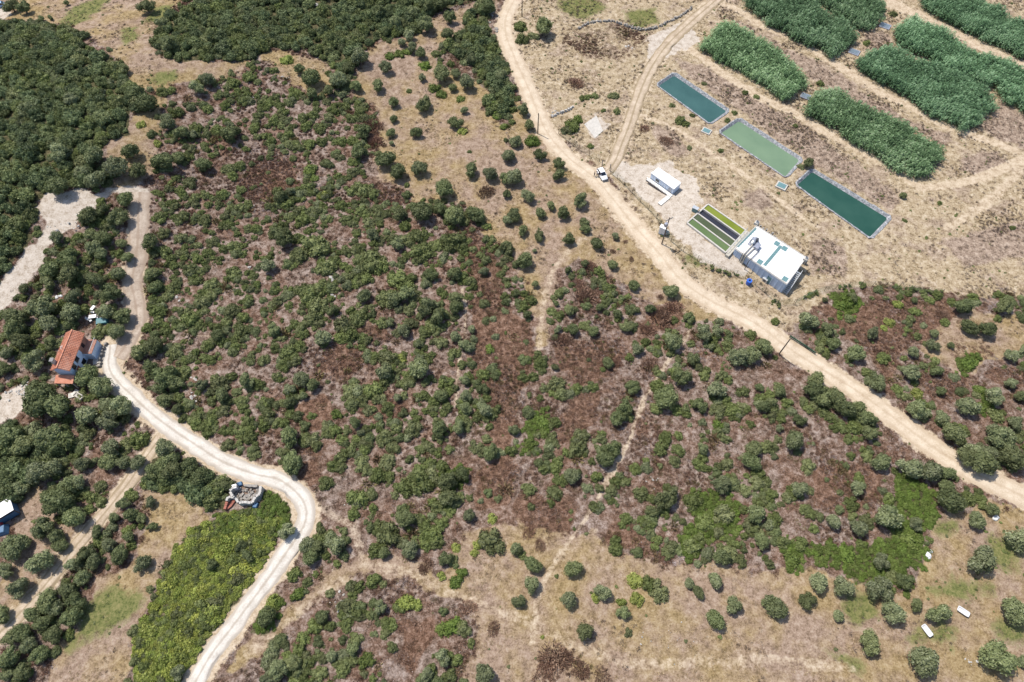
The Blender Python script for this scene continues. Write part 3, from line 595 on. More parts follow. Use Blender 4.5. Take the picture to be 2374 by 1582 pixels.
PR['green'] = [crown('shrub_crown', 400 + i, 'leaf_green', 17, 620, .115, .62, .12, .66, (.22, .38)) for i in range(7)]
PR['carpet'] = [crown('carpet_crown', 500 + i, 'leaf_carpet', 10, 300, .13, .5, .1, .64) for i in range(4)]
PR['yellow'] = [crown('yellow_crown', 600 + i, 'leaf_yellow', 11, 380, .14, .6, .1, .64) for i in range(3)]
PR['bramble'] = [crown('bramble_crown', 650 + i, 'leaf_bramble', 8, 260, .15, .5, .1, .6) for i in range(5)]
PR['heath'] = [brush('heath_tuft', 700 + i, 'leaf_heath', 90, .8, .06) for i in range(4)]
PR['heathg'] = [brush('heath_green_tuft', 720 + i, 'leaf_heath_green', 90, .8, .065) for i in range(3)]
PR['twig'] = [brush('dead_twigs', 740 + i, 'twig_grey', 55, .7, .035, 1.0, .5) for i in range(4)]
PR['straw'] = [brush('straw_tuft', 760 + i, 'straw_blade', 40, .7, .05, .9, .55) for i in range(4)]
PR['weed'] = [brush('weed_tuft', 780 + i, 'weed_dead', 48, .9, .045, .9, .8) for i in range(3)]
PR['gweed'] = [crown('green_weed', 800 + i, 'leaf_green', 6, 130, .17, .5, .1, .6) for i in range(3)]
PR['reed'] = [reed('reed_clump', 820 + i, 'leaf_reed', 20) for i in range(5)]
PR['heathmound'] = [brush('heath_mound', 840 + i, 'leaf_heath', 620, .34, .030, 1.0, .9, .95) for i in range(3)]
def trunk(name, seed):
    r = np.random.RandomState(seed); m = MB(); lean = r.uniform(-.1, .1, 2); fork = (lean[0], lean[1], .55)
    m.tube((0, 0, -.15), (lean[0] * .4, lean[1] * .4, .25), .17, .115, 8); m.tube((lean[0] * .4, lean[1] * .4, .25), fork, .115, .09, 8)
    for k in range(5):
        a = k * 1.257 + r.uniform(-.4, .4); e = (fork[0] + math.cos(a) * .45, fork[1] + math.sin(a) * .45, 1.0 + r.uniform(-.1, .25))
        mid = (fork[0] + math.cos(a) * .2, fork[1] + math.sin(a) * .2, .72); m.tube(fork, mid, .07, .05, 6); m.tube(mid, e, .05, .02, 6)
    return mesh(name, m.V, m.F, 'bark')
TRUNK = [trunk('trunk', 900 + i) for i in range(4)]

# ------------------------------------------------------------------ scattered ground cover (uncountable)
def scatter_object(name, pts, scl, protos, label, cat, kind='stuff', zs=None, group=None, loc=None):
    n = len(pts); me = bpy.data.meshes.new(name); me.vertices.add(n); me.vertices.foreach_set('co', np.asarray(pts, np.float32).ravel())
    r = np.random.RandomState(len(name) * 31 + n % 1000)
    s3 = np.stack([scl * r.uniform(.85, 1.2, n), scl * r.uniform(.85, 1.2, n), scl * (r.uniform(.8, 1.25, n) if zs is None else zs)], 1)
    for nm, ty, dat, key in (('scl', 'FLOAT_VECTOR', s3, 'vector'), ('rot', 'FLOAT', r.uniform(0, 6.283, n) if cat != 'reed bed' else r.normal(0, .35, n), 'value'), ('pid', 'INT', r.randint(0, len(protos), n), 'value')):
        a = me.attributes.new(nm, ty, 'POINT'); a.data.foreach_set(key, np.asarray(dat, np.int32 if ty == 'INT' else np.float32).ravel())
    for m in protos[0].materials: me.materials.append(m)
    o = tag(link(name, me, None, loc), label, cat, group, kind)
    g = bpy.data.node_groups.new(name + '_nodes', 'GeometryNodeTree'); g.interface.new_socket('Geometry', in_out='INPUT', socket_type='NodeSocketGeometry'); g.interface.new_socket('Geometry', in_out='OUTPUT', socket_type='NodeSocketGeometry')
    N = g.nodes.new; gi = N('NodeGroupInput'); go = N('NodeGroupOutput'); iop = N('GeometryNodeInstanceOnPoints'); jn = N('GeometryNodeJoinGeometry')
    for pm in protos:
        key = 'proto_' + pm.name
        po = bpy.data.objects.get(key) or bpy.data.objects.new(key, pm)
        oi = N('GeometryNodeObjectInfo'); oi.inputs[0].default_value = po; gti = N('GeometryNodeGeometryToInstance')
        g.links.new(oi.outputs['Geometry'], gti.inputs[0]); g.links.new(gti.outputs[0], jn.inputs[0])
    def attr(nm, ty):
        a = N('GeometryNodeInputNamedAttribute'); a.data_type = ty; a.inputs[0].default_value = nm; return a.outputs[0]
    cx = N('ShaderNodeCombineXYZ'); g.links.new(attr('rot', 'FLOAT'), cx.inputs[2])
    g.links.new(gi.outputs[0], iop.inputs['Points']); g.links.new(jn.outputs[0], iop.inputs['Instance']); iop.inputs['Pick Instance'].default_value = True
    g.links.new(attr('pid', 'INT'), iop.inputs['Instance Index']); g.links.new(cx.outputs[0], iop.inputs['Rotation']); g.links.new(attr('scl', 'FLOAT_VECTOR'), iop.inputs['Scale'])
    g.links.new(iop.outputs[0], go.inputs[0]); md = o.modifiers.new('scatter', 'NODES'); md.node_group = g
    return o
def candidates(sp, seed):
    r = np.random.RandomState(seed); X, Y = np.meshgrid(np.arange(-168, 168, sp), np.arange(-6, 212, sp)); x = (X + r.uniform(-.5, .5, X.shape) * sp * .95).ravel(); y = (Y + r.uniform(-.5, .5, X.shape) * sp * .95).ravel()
    px, py = project(x, y, 0); m = (px > -110) & (px < IW + 110) & (py > -60) & (py < IH + 60); return x[m], y[m], r
def gather(sp, seed, fn, rad):
    x, y, r = candidates(sp, seed); w = cover_at(x, y); n1 = fbm(x / 8, y / 8, 40, 3); n2 = fbm(x / 2.6, y / 2.6, 60, 3)
    bare = np.clip(w['path'] * 1.4 + w['pale'] * 1.2, 0, 1); sc = np.clip(1 - w['straw'] - w['fac'] - w['wood'] - w['carpet'] - w['vine'] - w['maquis'] - bare, 0, 1)
    p = fn(w, sc, n1, n2) * (1 - bare); rr = r.uniform(*rad, len(x)) * (.8 + .4 * r.rand(len(x)))
    keep = (r.rand(len(x)) < p) & (w['road'] > (rr * .75 + .15 if rad[1] > .5 else -.12 + 0 * rr)) & (w['nov'] > rr * .5)
    x, y, rr = x[keep], y[keep], rr[keep] * (1 if seed != 6 else .7 + 1.1 * fbm(x[keep] / 3, y[keep] / 3, 71, 2) ** 2 * 2)
    return np.stack([x, y, hfun(x, y) - .06], 1), rr
def cl(a): return np.clip(a, 0, 1)
SC = [
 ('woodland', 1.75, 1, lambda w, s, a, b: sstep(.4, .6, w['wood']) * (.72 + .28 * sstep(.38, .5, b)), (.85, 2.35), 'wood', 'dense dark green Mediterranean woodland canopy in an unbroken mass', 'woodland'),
 ('maquis_scrub', 1.15, 2, lambda w, s, a, b: w['maquis'] * .66 * sstep(.36, .50, b) + s * (1 - .8 * w['heath']) * .75 * sstep(.47, .57, a) * sstep(.38, .50, b) + s * .05, (.45, 1.45), 'green', 'patchwork of low green maquis bushes over the hillside', 'scrub'),
 ('heath_scrub', .62, 3, lambda w, s, a, b: w['heath'] * .92 * (1 - .8 * w['wood']) * (1 - .7 * w['carpet']) + s * (.30 + .55 * sstep(.42, .54, 1 - a)) * (.35 + .65 * sstep(.40, .54, b)) * (1 - w['heath']) + .30 * w['maquis'], (.30, .58), 'heath', 'reddish brown dried heath covering the hillside', 'heath'),
 ('olive_brown_heath', .8, 13, lambda w, s, a, b: (w['heath'] * .35 * sstep(.5, .6, a) + s * .16 * sstep(.45, .6, b)), (.35, .6), 'heathg', 'olive brown half-dried heath between the bushes', 'heath'),
 ('dead_brushwood', .80, 4, lambda w, s, a, b: s * .75 * sstep(.40, .54, 1 - b) + w['maquis'] * .20 + w['heath'] * .14 + s * .16, (.30, .62), 'twig', 'grey leafless brushwood between the bushes', 'brushwood'),
 ('low_shrub_carpet', .70, 5, lambda w, s, a, b: w['carpet'] * .96, (.50, .85), 'carpet', 'bright green carpet of low shrubs', 'shrubs'),
 ('bramble_bed', .56, 6, lambda w, s, a, b: w['vine'] * .97, (.46, .80), 'bramble', 'yellow-green bramble and creeper bed above the gravel road', 'bramble'),
 ('dry_grass', .60, 7, lambda w, s, a, b: w['straw'] * .62 * sstep(.36, .54, b) + w['fac'] * .75 * sstep(.36, .50, b) + s * .08, (.20, .46), 'straw', 'straw coloured dry grass tufts', 'grass'),
 ('dead_weeds', .66, 8, lambda w, s, a, b: w['fac'] * .45 * sstep(.52, .62, a) + w['fac'] * .10 + w['weedy'] * .6 * sstep(.34, .5, b) + w['straw'] * .12 * sstep(.5, .6, a), (.22, .50), 'weed', 'mauve brown dead weeds round the treatment plant', 'weeds'),
 ('green_weeds', 1.3, 9, lambda w, s, a, b: w['fac'] * .26 * sstep(.53, .64, b) + w['green'] * .5 + w['straw'] * .02 + s * .05, (.22, .48), 'gweed', 'small green weeds scattered in the dry grass', 'weeds'),
]
for nm, sp, sd, fn, rad, pk, lab, cat in SC:
    P, rr = gather(sp, sd, fn, rad); scatter_object(nm, P, rr, PR[pk] + {'woodland': PR['olive'][:1] + PR['green'][:2], 'bramble_bed': PR['green'][:2] + PR['yellow'][:2], 'maquis_scrub': PR['olive'][:2] + PR['dark'][:2] + PR['heathg'][:1]}.get(nm, []), lab, cat); print(nm, len(P))

# ------------------------------------------------------------------ single trees and shrubs, read off the photograph tile by tile
# o olive, t dark broadleaf tree, g green shrub, c bright low shrub, y yellow-green shrub, b brown heath mound
PLANTS = {
1: "o640,1060,80 o790,1140,90 o655,1230,75 o560,1180,55 o400,1050,70 o480,680,55 o700,810,60 o180,750,60 o1150,840,60 o1310,920,40 o1420,540,60 o1350,600,55 o1150,300,60 t1000,40,60 t160,50,52 t75,40,52 t455,20,22 t280,125,25 t345,120,20 t890,1040,60 t390,1270,80 t945,1170,65 t1120,1110,75 t860,1370,65 t1000,700,75 t910,630,60 t850,470,40 t1240,910,55 t1220,1080,50 t1390,1130,55 t800,1490,70 t600,1480,70 t700,1440,50 t1570,920,60 t1620,900,40 g1110,620,50 g1570,1150,60 g1640,1130,50 g1590,1200,45 g1520,1330,50 g1290,1240,60 g1200,760,60 g1480,880,50 g1350,880,45 g1400,1330,45 g1330,1350,45 g1420,740,45 g1600,560,55 g1700,520,50 g1500,640,45 g1650,1290,40 g1250,1480,55 g1400,1500,60 g1080,1480,45 g1550,1470,45 g1150,1290,40 y1080,980,35 y960,850,40",
2: "o545,540,65 o1410,755,30 o1100,1150,60 o1590,1190,60 o1745,1210,60 o1710,1070,50 o1755,970,40 o1750,1470,45 o1705,1510,40 o1145,160,62 o940,145,45 o1060,80,50 o1030,240,45 o980,290,30 o1050,325,40 o1110,360,45 o870,460,45 o690,390,65 o1425,560,60 o1120,530,30 o1350,500,40 o1460,400,45 o1655,510,45 o575,650,30 o910,980,20 o220,1310,35 t660,590,45 t820,585,45 t475,620,45 t355,530,70 t365,640,45 t925,700,40 t1130,710,58 t1350,835,50 t925,815,30 t905,910,35 t1075,910,42 t870,1090,70 t950,1170,65 t1460,1165,52 t1690,1220,50 t1270,1290,70 t1700,1330,32 t1495,1470,65 t1120,1450,80 t1340,1470,75 t1240,1430,50 t970,1470,55 t870,215,38 t1310,115,50 t1290,235,50 t820,80,50 t590,100,30 t610,460,45 t1330,600,33 t1250,500,65 t1570,50,55 t720,900,55 t680,1030,60 t1150,30,60 t1250,20,55 t150,1350,50 t275,470,40 g870,1460,45 c1385,677,40 c1685,865,38 c1140,445,52 c1205,600,50 c1245,645,45 c900,375,45 c960,365,45 c1020,350,40 g700,1290,70 g760,1310,50 g640,1300,50 c350,1160,60 c380,1220,40 g650,1100,50 g1030,620,25 g1445,1040,20 y190,400,50 y1395,895,40 c1640,790,50 c1620,720,70 g1420,300,60 g1520,270,60 g1600,320,60 g640,1180,45 g560,960,50 g480,800,50 g420,870,45 g320,860,50 g300,800,45 g170,760,45 g100,820,50 g60,700,45 g640,800,50 g720,800,45 g600,720,40 g200,920,45 g350,980,50 g550,1070,45 g450,1110,45 g80,960,45 g380,1450,55 g300,1500,60 g210,1480,50 g600,1500,55 g700,1440,50 g750,1520,55 y440,1340,45 g480,1500,40 b780,850,60 b790,960,50 b1560,1310,55",
3: "o95,750,45 o55,970,45 o10,1060,40 o50,1220,55 o130,1340,50 o495,1370,58 t240,180,70 t140,855,42 t215,1055,45 t345,1115,45 t345,1200,42 t290,1410,35 t370,1460,50 t220,1460,42 t35,1480,45 t520,1530,45 g75,170,60 g90,260,55 g170,240,45 c440,850,70 g400,880,50 c480,810,45 g10,660,40 c155,970,62 g540,660,35 g500,670,30 g590,655,30 g720,650,40 g650,755,20 g740,760,30 g1180,820,45 g1215,845,35 g1120,720,25 g1260,790,22 g1340,570,22 g1620,630,26 g1700,660,26 g1450,1030,25 g1500,820,25 g1550,770,25 g560,1000,30 g1240,1010,25 b930,880,35 b1080,960,45 b460,560,50",
4: "t300,1115,40 t945,1340,26 g250,1140,30 g380,570,30 g700,290,30 g880,90,30 g1200,1390,22 g960,1510,22 g1700,1560,25 g210,860,20",
5: "o640,130,55 o690,170,50 o810,310,60 o650,350,55 o390,60,45 o500,470,55 o490,570,75 o290,530,90 o330,640,70 o720,570,60 o800,710,60 o240,900,80 o50,850,50 o690,1090,80 o590,1280,85 o740,1310,80 o830,1220,80 o720,1200,60 o330,1430,90 o760,1510,70 o1130,1510,80 o1380,1070,45 o1520,1140,60 o1690,1040,60 t465,200,75 t470,310,80 t340,280,70 t330,360,55 t870,200,42 t700,60,60 t620,40,50 t830,100,40 t160,410,40 t760,440,75 t100,600,75 t100,700,80 t140,770,70 t840,600,65 t340,770,45 t20,960,50 t590,1010,85 t270,1180,125 t380,1220,105 t250,1100,80 t470,650,40 t60,1420,90 t150,1480,80 t380,1500,70 t1030,90,70 t1040,310,60 t1060,400,50 t960,850,60 t1050,800,70 t1120,1020,90 t1030,950,60 t1190,1060,60 t1130,1180,60 t1215,1240,45 t1490,730,50 g670,700,62 g950,1440,80 g860,1480,60 g1080,560,65 g1290,620,80 g1380,500,70 g1300,270,60 g1450,370,60 g1590,560,70 g1650,690,70 g1550,640,50 g1200,830,70 g1500,1060,80 g1250,980,60 g1440,1320,60 g1540,1220,40 g1420,1400,50 g1340,1330,55 g1260,1300,45 g1180,400,40 g1350,200,50 g1600,300,60 g1700,1330,60 g1120,150,60 g1450,80,55 g1600,120,60 g1240,60,50 g1170,200,45 g1700,480,45 g1430,160,45 g1200,660,45 g1130,700,50 g1400,800,40 g1720,870,45 g1580,1010,45 g1660,1230,45 g1300,880,45 g1560,1480,50 g1740,1550,50",
6: "o780,40,50 o950,100,50 o720,460,50 o930,480,60 o1010,440,60 o1150,540,70 o1230,600,65 o1000,700,50 o900,640,35 o1460,690,35 o1350,740,40 o1420,800,50 o1100,790,35 o1100,960,80 o860,980,65 o100,690,50 o440,750,60 o290,1030,60 o210,1100,45 o300,1150,35 o700,1400,30 o950,1160,32 o1370,1360,50 o1410,1040,40 o1420,1150,50 o1420,1230,50 o1550,1240,60 o1545,290,40 o1750,1380,40 o60,250,55 t150,50,80 t1345,310,55 t1180,310,50 t500,560,45 t1350,480,60 t1350,540,55 t370,1070,50 t210,1190,45 t660,1330,45 t210,1430,75 t1250,1140,55 t1240,1380,60 t1590,1530,60 t1690,120,45 g380,100,110 g280,170,80 g260,60,60 g770,210,115 g700,200,60 g830,260,70 g690,130,50 g1080,50,70 g1110,150,90 g1000,200,40 g1320,80,100 g1240,110,50 g1390,330,60 g660,370,50 g350,440,95 g310,420,70 g400,520,80 g370,600,70 g580,660,90 g680,610,75 g620,720,75 g560,740,60 g460,260,75 g520,220,45 g960,340,95 g870,470,75 g1020,350,70 g1200,670,60 g1040,650,60 g1030,560,45 g1250,780,55 g1340,850,50 c1580,825,45 y980,890,45 g880,880,70 g780,1100,85 g870,1040,60 g620,1110,70 g710,1170,55 g200,850,70 g270,800,50 g120,1010,45 g30,900,50 g40,1190,50 g60,1270,60 c530,1270,50 g620,1200,40 g370,1440,60 g400,1490,45 g570,1440,50 g670,1440,40 g1260,1060,45 g1060,1260,35 g1050,1370,70 g1080,1310,45 g860,1430,70 g920,1500,60 g730,1500,50 g1130,1510,40 g1500,1500,70 g1560,1440,45 g1310,1510,40 g1520,180,35 g80,560,25 g1440,460,40 g120,1330,45 g460,1360,45",
7: "o730,50,30 o175,150,18 o1120,430,58 o1085,415,35 o335,690,30 o885,830,45 o1125,780,62 o1340,715,62 o1430,700,45 o1390,810,25 o1265,890,50 o1580,880,70 o1670,860,70 o1750,810,60 o1425,1100,70 o1330,1510,45 t95,10,40 t210,50,42 t410,70,50 t605,100,48 t520,0,40 t5,140,40 t105,215,65 t520,240,32 t405,285,28 t715,245,40 t180,380,30 t860,390,42 t320,510,24 t415,555,42 t625,540,34 t745,585,38 t870,560,32 t970,550,40 t125,590,36 t1235,610,42 t440,690,45 t580,705,42 t805,670,45 t680,920,42 t315,950,28 t1190,1015,75 t845,1085,55 t1080,1160,90 t790,1230,65 t745,1300,60 t1310,1210,55 t1720,1090,35 t1750,1220,50 t40,1390,38 t700,1510,65 t1680,1510,65 g580,350,32 g720,530,24 g550,640,20 g1110,850,40 g1665,725,48 g165,1010,45 g330,1060,70 g240,1090,40 g220,990,25 g140,1140,25 g215,1160,30 g1010,1230,55 g1150,1240,50 g820,1290,45 g1610,1115,50 g1540,1240,65 g1440,1240,70 c1440,1340,50 c230,1320,60 c230,1400,45 c150,1470,55 g500,1420,60 g470,1500,70 g740,1480,40 g1080,1430,60 g1160,1420,40 g1160,1520,55 g1760,1500,50 g110,1240,25 g1160,880,25 b550,260,60 b520,460,75 b470,370,50 b970,930,60 b740,920,35 b340,760,55 b400,765,40 b1050,600,80 b1130,530,60 b950,690,60 b800,90,20 b715,155,20 b840,210,18 b1040,470,25 b665,370,20 b480,300,35",
8: "o740,715,50 o625,850,70 o430,690,50 o300,630,70 o1160,720,38 o1155,800,48 o1015,845,40 o1000,985,62 o770,1060,62 o1055,1240,75 o1220,1300,60 o1395,1220,75 o1575,1150,72 o1690,870,50 o1765,840,30 o200,1450,80 o100,1370,30 o1620,1440,90 o1570,1380,50 o1720,1330,55 o1690,1060,45 o1430,1530,70 o1540,1540,60 o5,820,45 t1355,530,65 t1650,530,62 t1410,675,60 t1525,690,68 t470,790,55 t410,490,22 t1025,490,25 t1290,1400,80 t1180,980,42 t1205,1110,38 t1275,800,28 t350,1040,65 t330,1100,75 t410,1150,80 t490,1170,75 t560,1230,75 t640,1230,60 t700,1300,65 t720,1400,60 t105,1120,45 t40,1190,45 t240,1310,45 t1760,1150,50 c580,480,70 c530,520,60 t600,470,42 c1390,920,65 c1465,875,40 b1220,590,50 g1040,570,40 g1000,620,40 g150,1190,50 g610,1360,60 g40,1490,60 g420,1270,60 g460,1300,50 g1760,1400,50 g1590,1280,60 c1470,1110,50 c1480,1220,50 y1050,1130,50 y860,640,45 y910,520,40 y790,890,32 y820,680,30 g970,690,30 g1240,640,40 g380,720,40",
9: "o260,130,90 o350,100,70 o460,220,70 o520,200,60 o510,440,75 o130,240,60 o290,510,80 o380,570,60 o270,740,85 o80,640,90 o150,610,60 o30,800,60 o130,920,75 o975,755,62 o640,740,60 o560,850,55 o490,760,50 o740,620,50 o380,1060,60 o220,1100,60 o190,1310,60 o40,1520,50 o840,340,50 o780,440,40 o1220,1500,55 o940,60,60 o850,60,60 o560,70,60 o1030,330,42 t390,340,110 t350,300,70 t60,250,70 t20,180,80 t410,630,55 t20,1100,60 t580,690,65 t660,540,45 t880,570,45 t820,690,65 t320,1010,80 t460,930,60 t520,1020,75 t490,1120,75 t290,1160,60 t370,1240,70 t150,1230,70 t80,1260,70 t260,1380,65 t60,1400,80 t150,1500,65 t900,420,55 t960,440,40 t1040,500,35 t1080,110,80 t1180,120,80 t1140,60,80 t1290,90,70 t1370,160,70 t1540,210,60 t740,50,70 t1700,700,45 t1450,760,45 t1650,640,45 g880,270,40 g1000,190,50 g1450,250,80 g1330,220,60 g1420,330,50 g620,290,60 g690,330,50 b960,590,30 b860,740,40",
10: "o520,610,80 o330,630,60 o190,530,60 o1040,660,60 o1275,720,55 o1440,425,45 o1760,650,45 o830,1050,50 o1260,1400,60 o1545,1510,80 o500,1390,45 o640,1340,50 o130,1480,70 o60,1540,60 o1150,1520,50 t390,640,50 t350,710,60 t50,1120,70 t860,680,45 t1000,440,70 t1290,200,75 t1390,140,60 t1300,300,70 t230,60,80 t430,1120,50 t230,1430,60 g240,830,60 c270,960,60 g330,880,40 g880,560,105 g820,520,60 g960,600,50 g800,660,70 g1190,560,90 g1150,620,60 g1590,590,100 g1100,180,105 g1000,230,80 g1180,150,70 g1270,380,30 g670,300,90 g760,280,50 g460,200,65 g510,80,55 g700,60,70 g820,150,70 g880,50,70 c1345,880,60 c1390,810,50 y90,1010,60 y1350,640,40 y1500,620,45 y1480,680,35 y1250,840,40 y1600,440,45 y1000,1020,70 y1080,1040,50 g960,1060,50 g600,1040,70 g570,1100,40 g640,970,40 c1320,1190,75 c1250,1210,55 g1380,1180,55 g1455,1300,35 g1350,1420,50 c730,1420,70 g640,1290,40 g300,1270,60 g380,1190,60 g280,1350,60 g420,1510,60 g570,1490,60 g850,890,35 b1610,1200,45 b1440,1050,50 b1150,760,50 b1130,800,35",
11: "o430,150,58 o1465,210,65 o1695,410,70 o1465,710,65 o155,900,62 o65,1010,52 o410,1000,62 o645,950,58 o785,1090,50 o1240,890,38 o1415,870,60 o1545,1040,65 o1770,1030,40 t665,30,70 t1080,300,85 t990,390,50 t1660,50,70 t1735,600,60 t440,790,65 t170,760,65 t60,660,40 t1300,950,45 t1420,1140,70 t520,1220,68 g140,240,58 g310,270,65 g290,340,35 g790,195,40 g905,275,65 g1270,330,80 g1355,470,75 g1480,410,90 g1260,640,70 g1310,580,50 g1430,540,50 g1640,490,50 g1120,640,60 g90,700,35 g1030,940,88 g960,900,60 g820,1230,35 g870,100,50 g960,490,50 g1620,250,60 g1770,240,40 y600,980,45 y770,1020,38 y870,870,65 y880,1000,60 y230,1260,18 b310,1390,95 b260,1450,60 b380,1400,60 b500,1490,55 b640,1530,60 b140,540,45 b215,630,40",
12: "o1455,455,62 o1490,735,100 o1740,590,90 o1710,1080,100 o1190,1095,78 o1090,1420,110 o1590,1400,118 o880,1090,78 o790,930,95 o535,915,75 o370,880,75 o75,1050,80 o505,1110,45 o1770,1430,45 o845,430,95 o1040,480,50 o645,510,70 o470,465,58 o640,235,58 o800,60,72 o235,245,58 o1000,100,85 o1140,120,85 o800,740,60 t720,1290,82 t1040,1040,48 t295,1010,62 t1560,380,48 t1240,130,60 t1280,320,95 t1250,230,60 t1490,60,100 t1400,20,80 t1700,40,90 t960,870,60 g300,80,60 g1400,310,60 c570,700,70 c1000,600,70 g880,840,60 g600,340,60 g40,280,60 g60,460,70 c180,730,70 g250,620,70 g120,600,60",
}
def where(px, py, k):
    """which stand a plant belongs to, for its label"""
    d = line_d(np.array([0.]), np.array([0.]), MAIN[:2])
    if px > 1180 and py < 640 and (px - 1180) * 460 > (py) * 300 - 60000 and px > 1300 + max(0, py - 330) * .62 and not (py > 640): return 'among the dry weeds of the treatment plant'
    if px > 1830 and py > 660 and py < 1110 and px > 1770 + (py - 763) * 1.5: return 'on the brown slope beyond the pale road'
    if py > 1230 and px > 1150:
        if py < 1330: return 'at the upper edge of the straw meadow'
        return 'in the straw meadow around the two tubs' if px > 2050 else ('in the straw meadow by the wheel track' if px < 1500 else 'in the middle row of the straw meadow')
    if px < 560 and py > 1040:
        lx = 338 - (py - 1062) * .83
        if px > 300 and py < 1190: return 'in the thicket between ruin and narrow track'
        if px < lx: return 'above the narrow track near the shed' if py < 1250 else 'above the lower end of the narrow track'
        return 'between narrow track and golden meadow' if py < 1330 else 'by the lower end of the golden meadow'
    if px < 340 and py > 560 and py <= 1040:
        return 'in the garden above the red-roofed house' if py < 690 else ('beside the walls of the red-roofed house' if py < 860 else 'in the yard below the red-roofed house')
    if py < 560 and px < 480 and not (px > 340 and py > 220): return 'at the edge of the dense dark wood'
    if px > 830 and py < 560 and px > 1320 - (560 - py) * .9: return 'in the dry grove beside the pale road'
    if px > 1180 and py < 1000: return 'in the plantation on the reddish heath'
    if px > 1500: return 'on the shrubby hummock below the pale road'
    if py > 1230: return 'on the bank below the white gravel road'
    if math.hypot(px - 772, py - 665) < 150: return 'around the white rock outcrop on the hillside'
    if px < 470 and py < 830: return 'along the scrub edge beside the dirt lane'
    if py < 330: return 'in the dense scrub below the far grass clearing'
    if px < 760 and py > 960 + (px - 400) * .35: return 'on the slope just above the gravel road bend'
    if px > 1040: return 'along the broad brown heath band of the hillside'
    if py > 1010: return 'on the hillside above the straw path fork'
    if py < 560: return 'on the upper hillside by dark brown heath'
    if px < 640: return 'on the hillside between dirt lane and gravel road'
    return 'in the mixed scrub at mid hillside'
KIND = {'o': ('olive_tree', 'olive', 'grey-green round-crowned olive tree', 'tree'), 't': ('broadleaf_tree', 'dark', 'dark green broadleaf tree', 'tree'),
        'g': ('green_shrub', 'green', 'green leafy shrub', 'shrub'), 'c': ('low_shrub', 'carpet', 'bright green low shrub', 'shrub'),
        'y': ('yellow_shrub', 'yellow', 'yellow-green spiky shrub', 'shrub'), 'b': ('heath_mound', 'heathmound', 'reddish brown dried heath mound', 'shrub')}
SIZE = {'tree': ((1.95, 'small '), (2.9, ''), (99, 'large ')), 'shrub': ((1.2, 'small '), (2.0, ''), (99, 'broad '))}
cnt = {}
for tile, txt in PLANTS.items():
    for it in txt.split():
        k = it[0]; zx, zy, zr = map(float, it[1:].split(',')); (px, py), = T(tile, (zx, zy)); pr = zr / ZT
        name, pk, lab, cat = KIND[k]; me = rnd.choice(PR[pk])
        g = G(px, py); hc = 1.6
        for _ in range(3):
            dep = np.linalg.norm(np.array([g[0], g[1], g[2] - CAM_H])) * 1.0
            ax = ray(px, py); dep = (CAM_H - g[2]) / -ax[2]; rm = pr * dep / FPX
            hc = {'o': .92, 't': .88, 'g': .42, 'c': .33, 'y': .4, 'b': .3}[k] * rm
            p = PZ(px, py, g[2] + hc); g = np.array([p[0], p[1], hz(p[0], p[1])])
        for q, nm in SIZE[cat]:
            if rm < q: sz = nm; break
        wh = where(px, py, k); label = f'{sz}{lab} {wh}'.strip(); grp = f'{sz}{name.replace("_", " ")}s {wh}'
        a = rnd.uniform(0, 6.28); s = rm * 1.03; e = rnd.uniform(.84, 1.18)
        if cat == 'tree':
            t = thing(name, label, cat, (g[0], g[1], g[2] - .05), a, grp)
            link('trunk', rnd.choice(TRUNK), t, (0, 0, 0), 0, (s * .8, s * .8, s * .85))
            link('crown', me, t, (0, 0, rm * (.85 if k == 'o' else .8)), 0, (s * e, s / e, s * rnd.uniform(.95, 1.12)))
        else:
            o = link(name, me, None, (g[0], g[1], g[2] - .08 * rm), a, (s * e, s / e, s * rnd.uniform(.85, 1.1))); tag(o, label, cat, grp)
        cnt[name] = cnt.get(name, 0) + 1
print(cnt)

# ------------------------------------------------------------------ materials of built things
plain('paint_white', (.66, .66, .66), .55, .4, .08, .8, dirt=(.55, .53, .50))
plain('roof_white', (.68, .68, .68), .6, .3, .06, .35, dirt=(.58, .58, .57))
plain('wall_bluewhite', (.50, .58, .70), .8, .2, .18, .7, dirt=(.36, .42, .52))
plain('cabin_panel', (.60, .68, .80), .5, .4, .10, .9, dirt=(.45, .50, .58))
plain('concrete', (.46, .44, .41), .9, .1, .25, 1.5, dirt=(.28, .26, .23))
plain('concrete_pale', (.46, .435, .395), .9, .1, .18, 1.2, dirt=(.45, .41, .36))
plain('grate_teal', (.115, .215, .225), .5, .4, .2, 3.0)
plain('metal_grey', (.34, .36, .42), .4, .5, .25, 3.0, metal=.4)
plain('metal_dark', (.07, .075, .09), .45, .5, .3, 3.0)
plain('galvanised', (.55, .57, .58), .4, .5, .2, 2.0, metal=.5)
plain('pipe_cream', (.42, .39, .33), .5, .4, .2, 2.0)
plain('plastic_blue', (.03, .12, .50), .4, .5, .2, 2.0)
plain('plastic_white', (.62, .62, .62), .4, .5, .06, 2.0)
plain('steel_hatch', (.16, .205, .24), .45, .5, .25, 1.5, metal=.2)
plain('wood_pole', (.14, .105, .085), .9, .1, .35, 3.0)
plain('wood_plank', (.66, .64, .60), .85, .1, .22, 3.0)
plain('brick_red', (.30, .12, .09), .9, .1, .35, 2.0)
plain('plaster_pink', (.36, .19, .14), .9, .1, .3, 1.2)
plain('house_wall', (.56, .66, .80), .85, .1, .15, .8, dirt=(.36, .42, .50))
plain('stone_grey', (.28, .26, .235), .95, .1, .4, 1.6, dirt=(.24, .22, .19))
plain('stone_white', (.44, .42, .39), .95, .1, .3, 1.4, dirt=(.28, .26, .23))
plain('tarp_blue', (.06, .14, .25), .5, .3, .3, 1.0)
plain('tarp_teal', (.04, .16, .19), .5, .3, .3, 1.0)
plain('net_green', (.05, .13, .09), .8, .1, .3, 1.0)
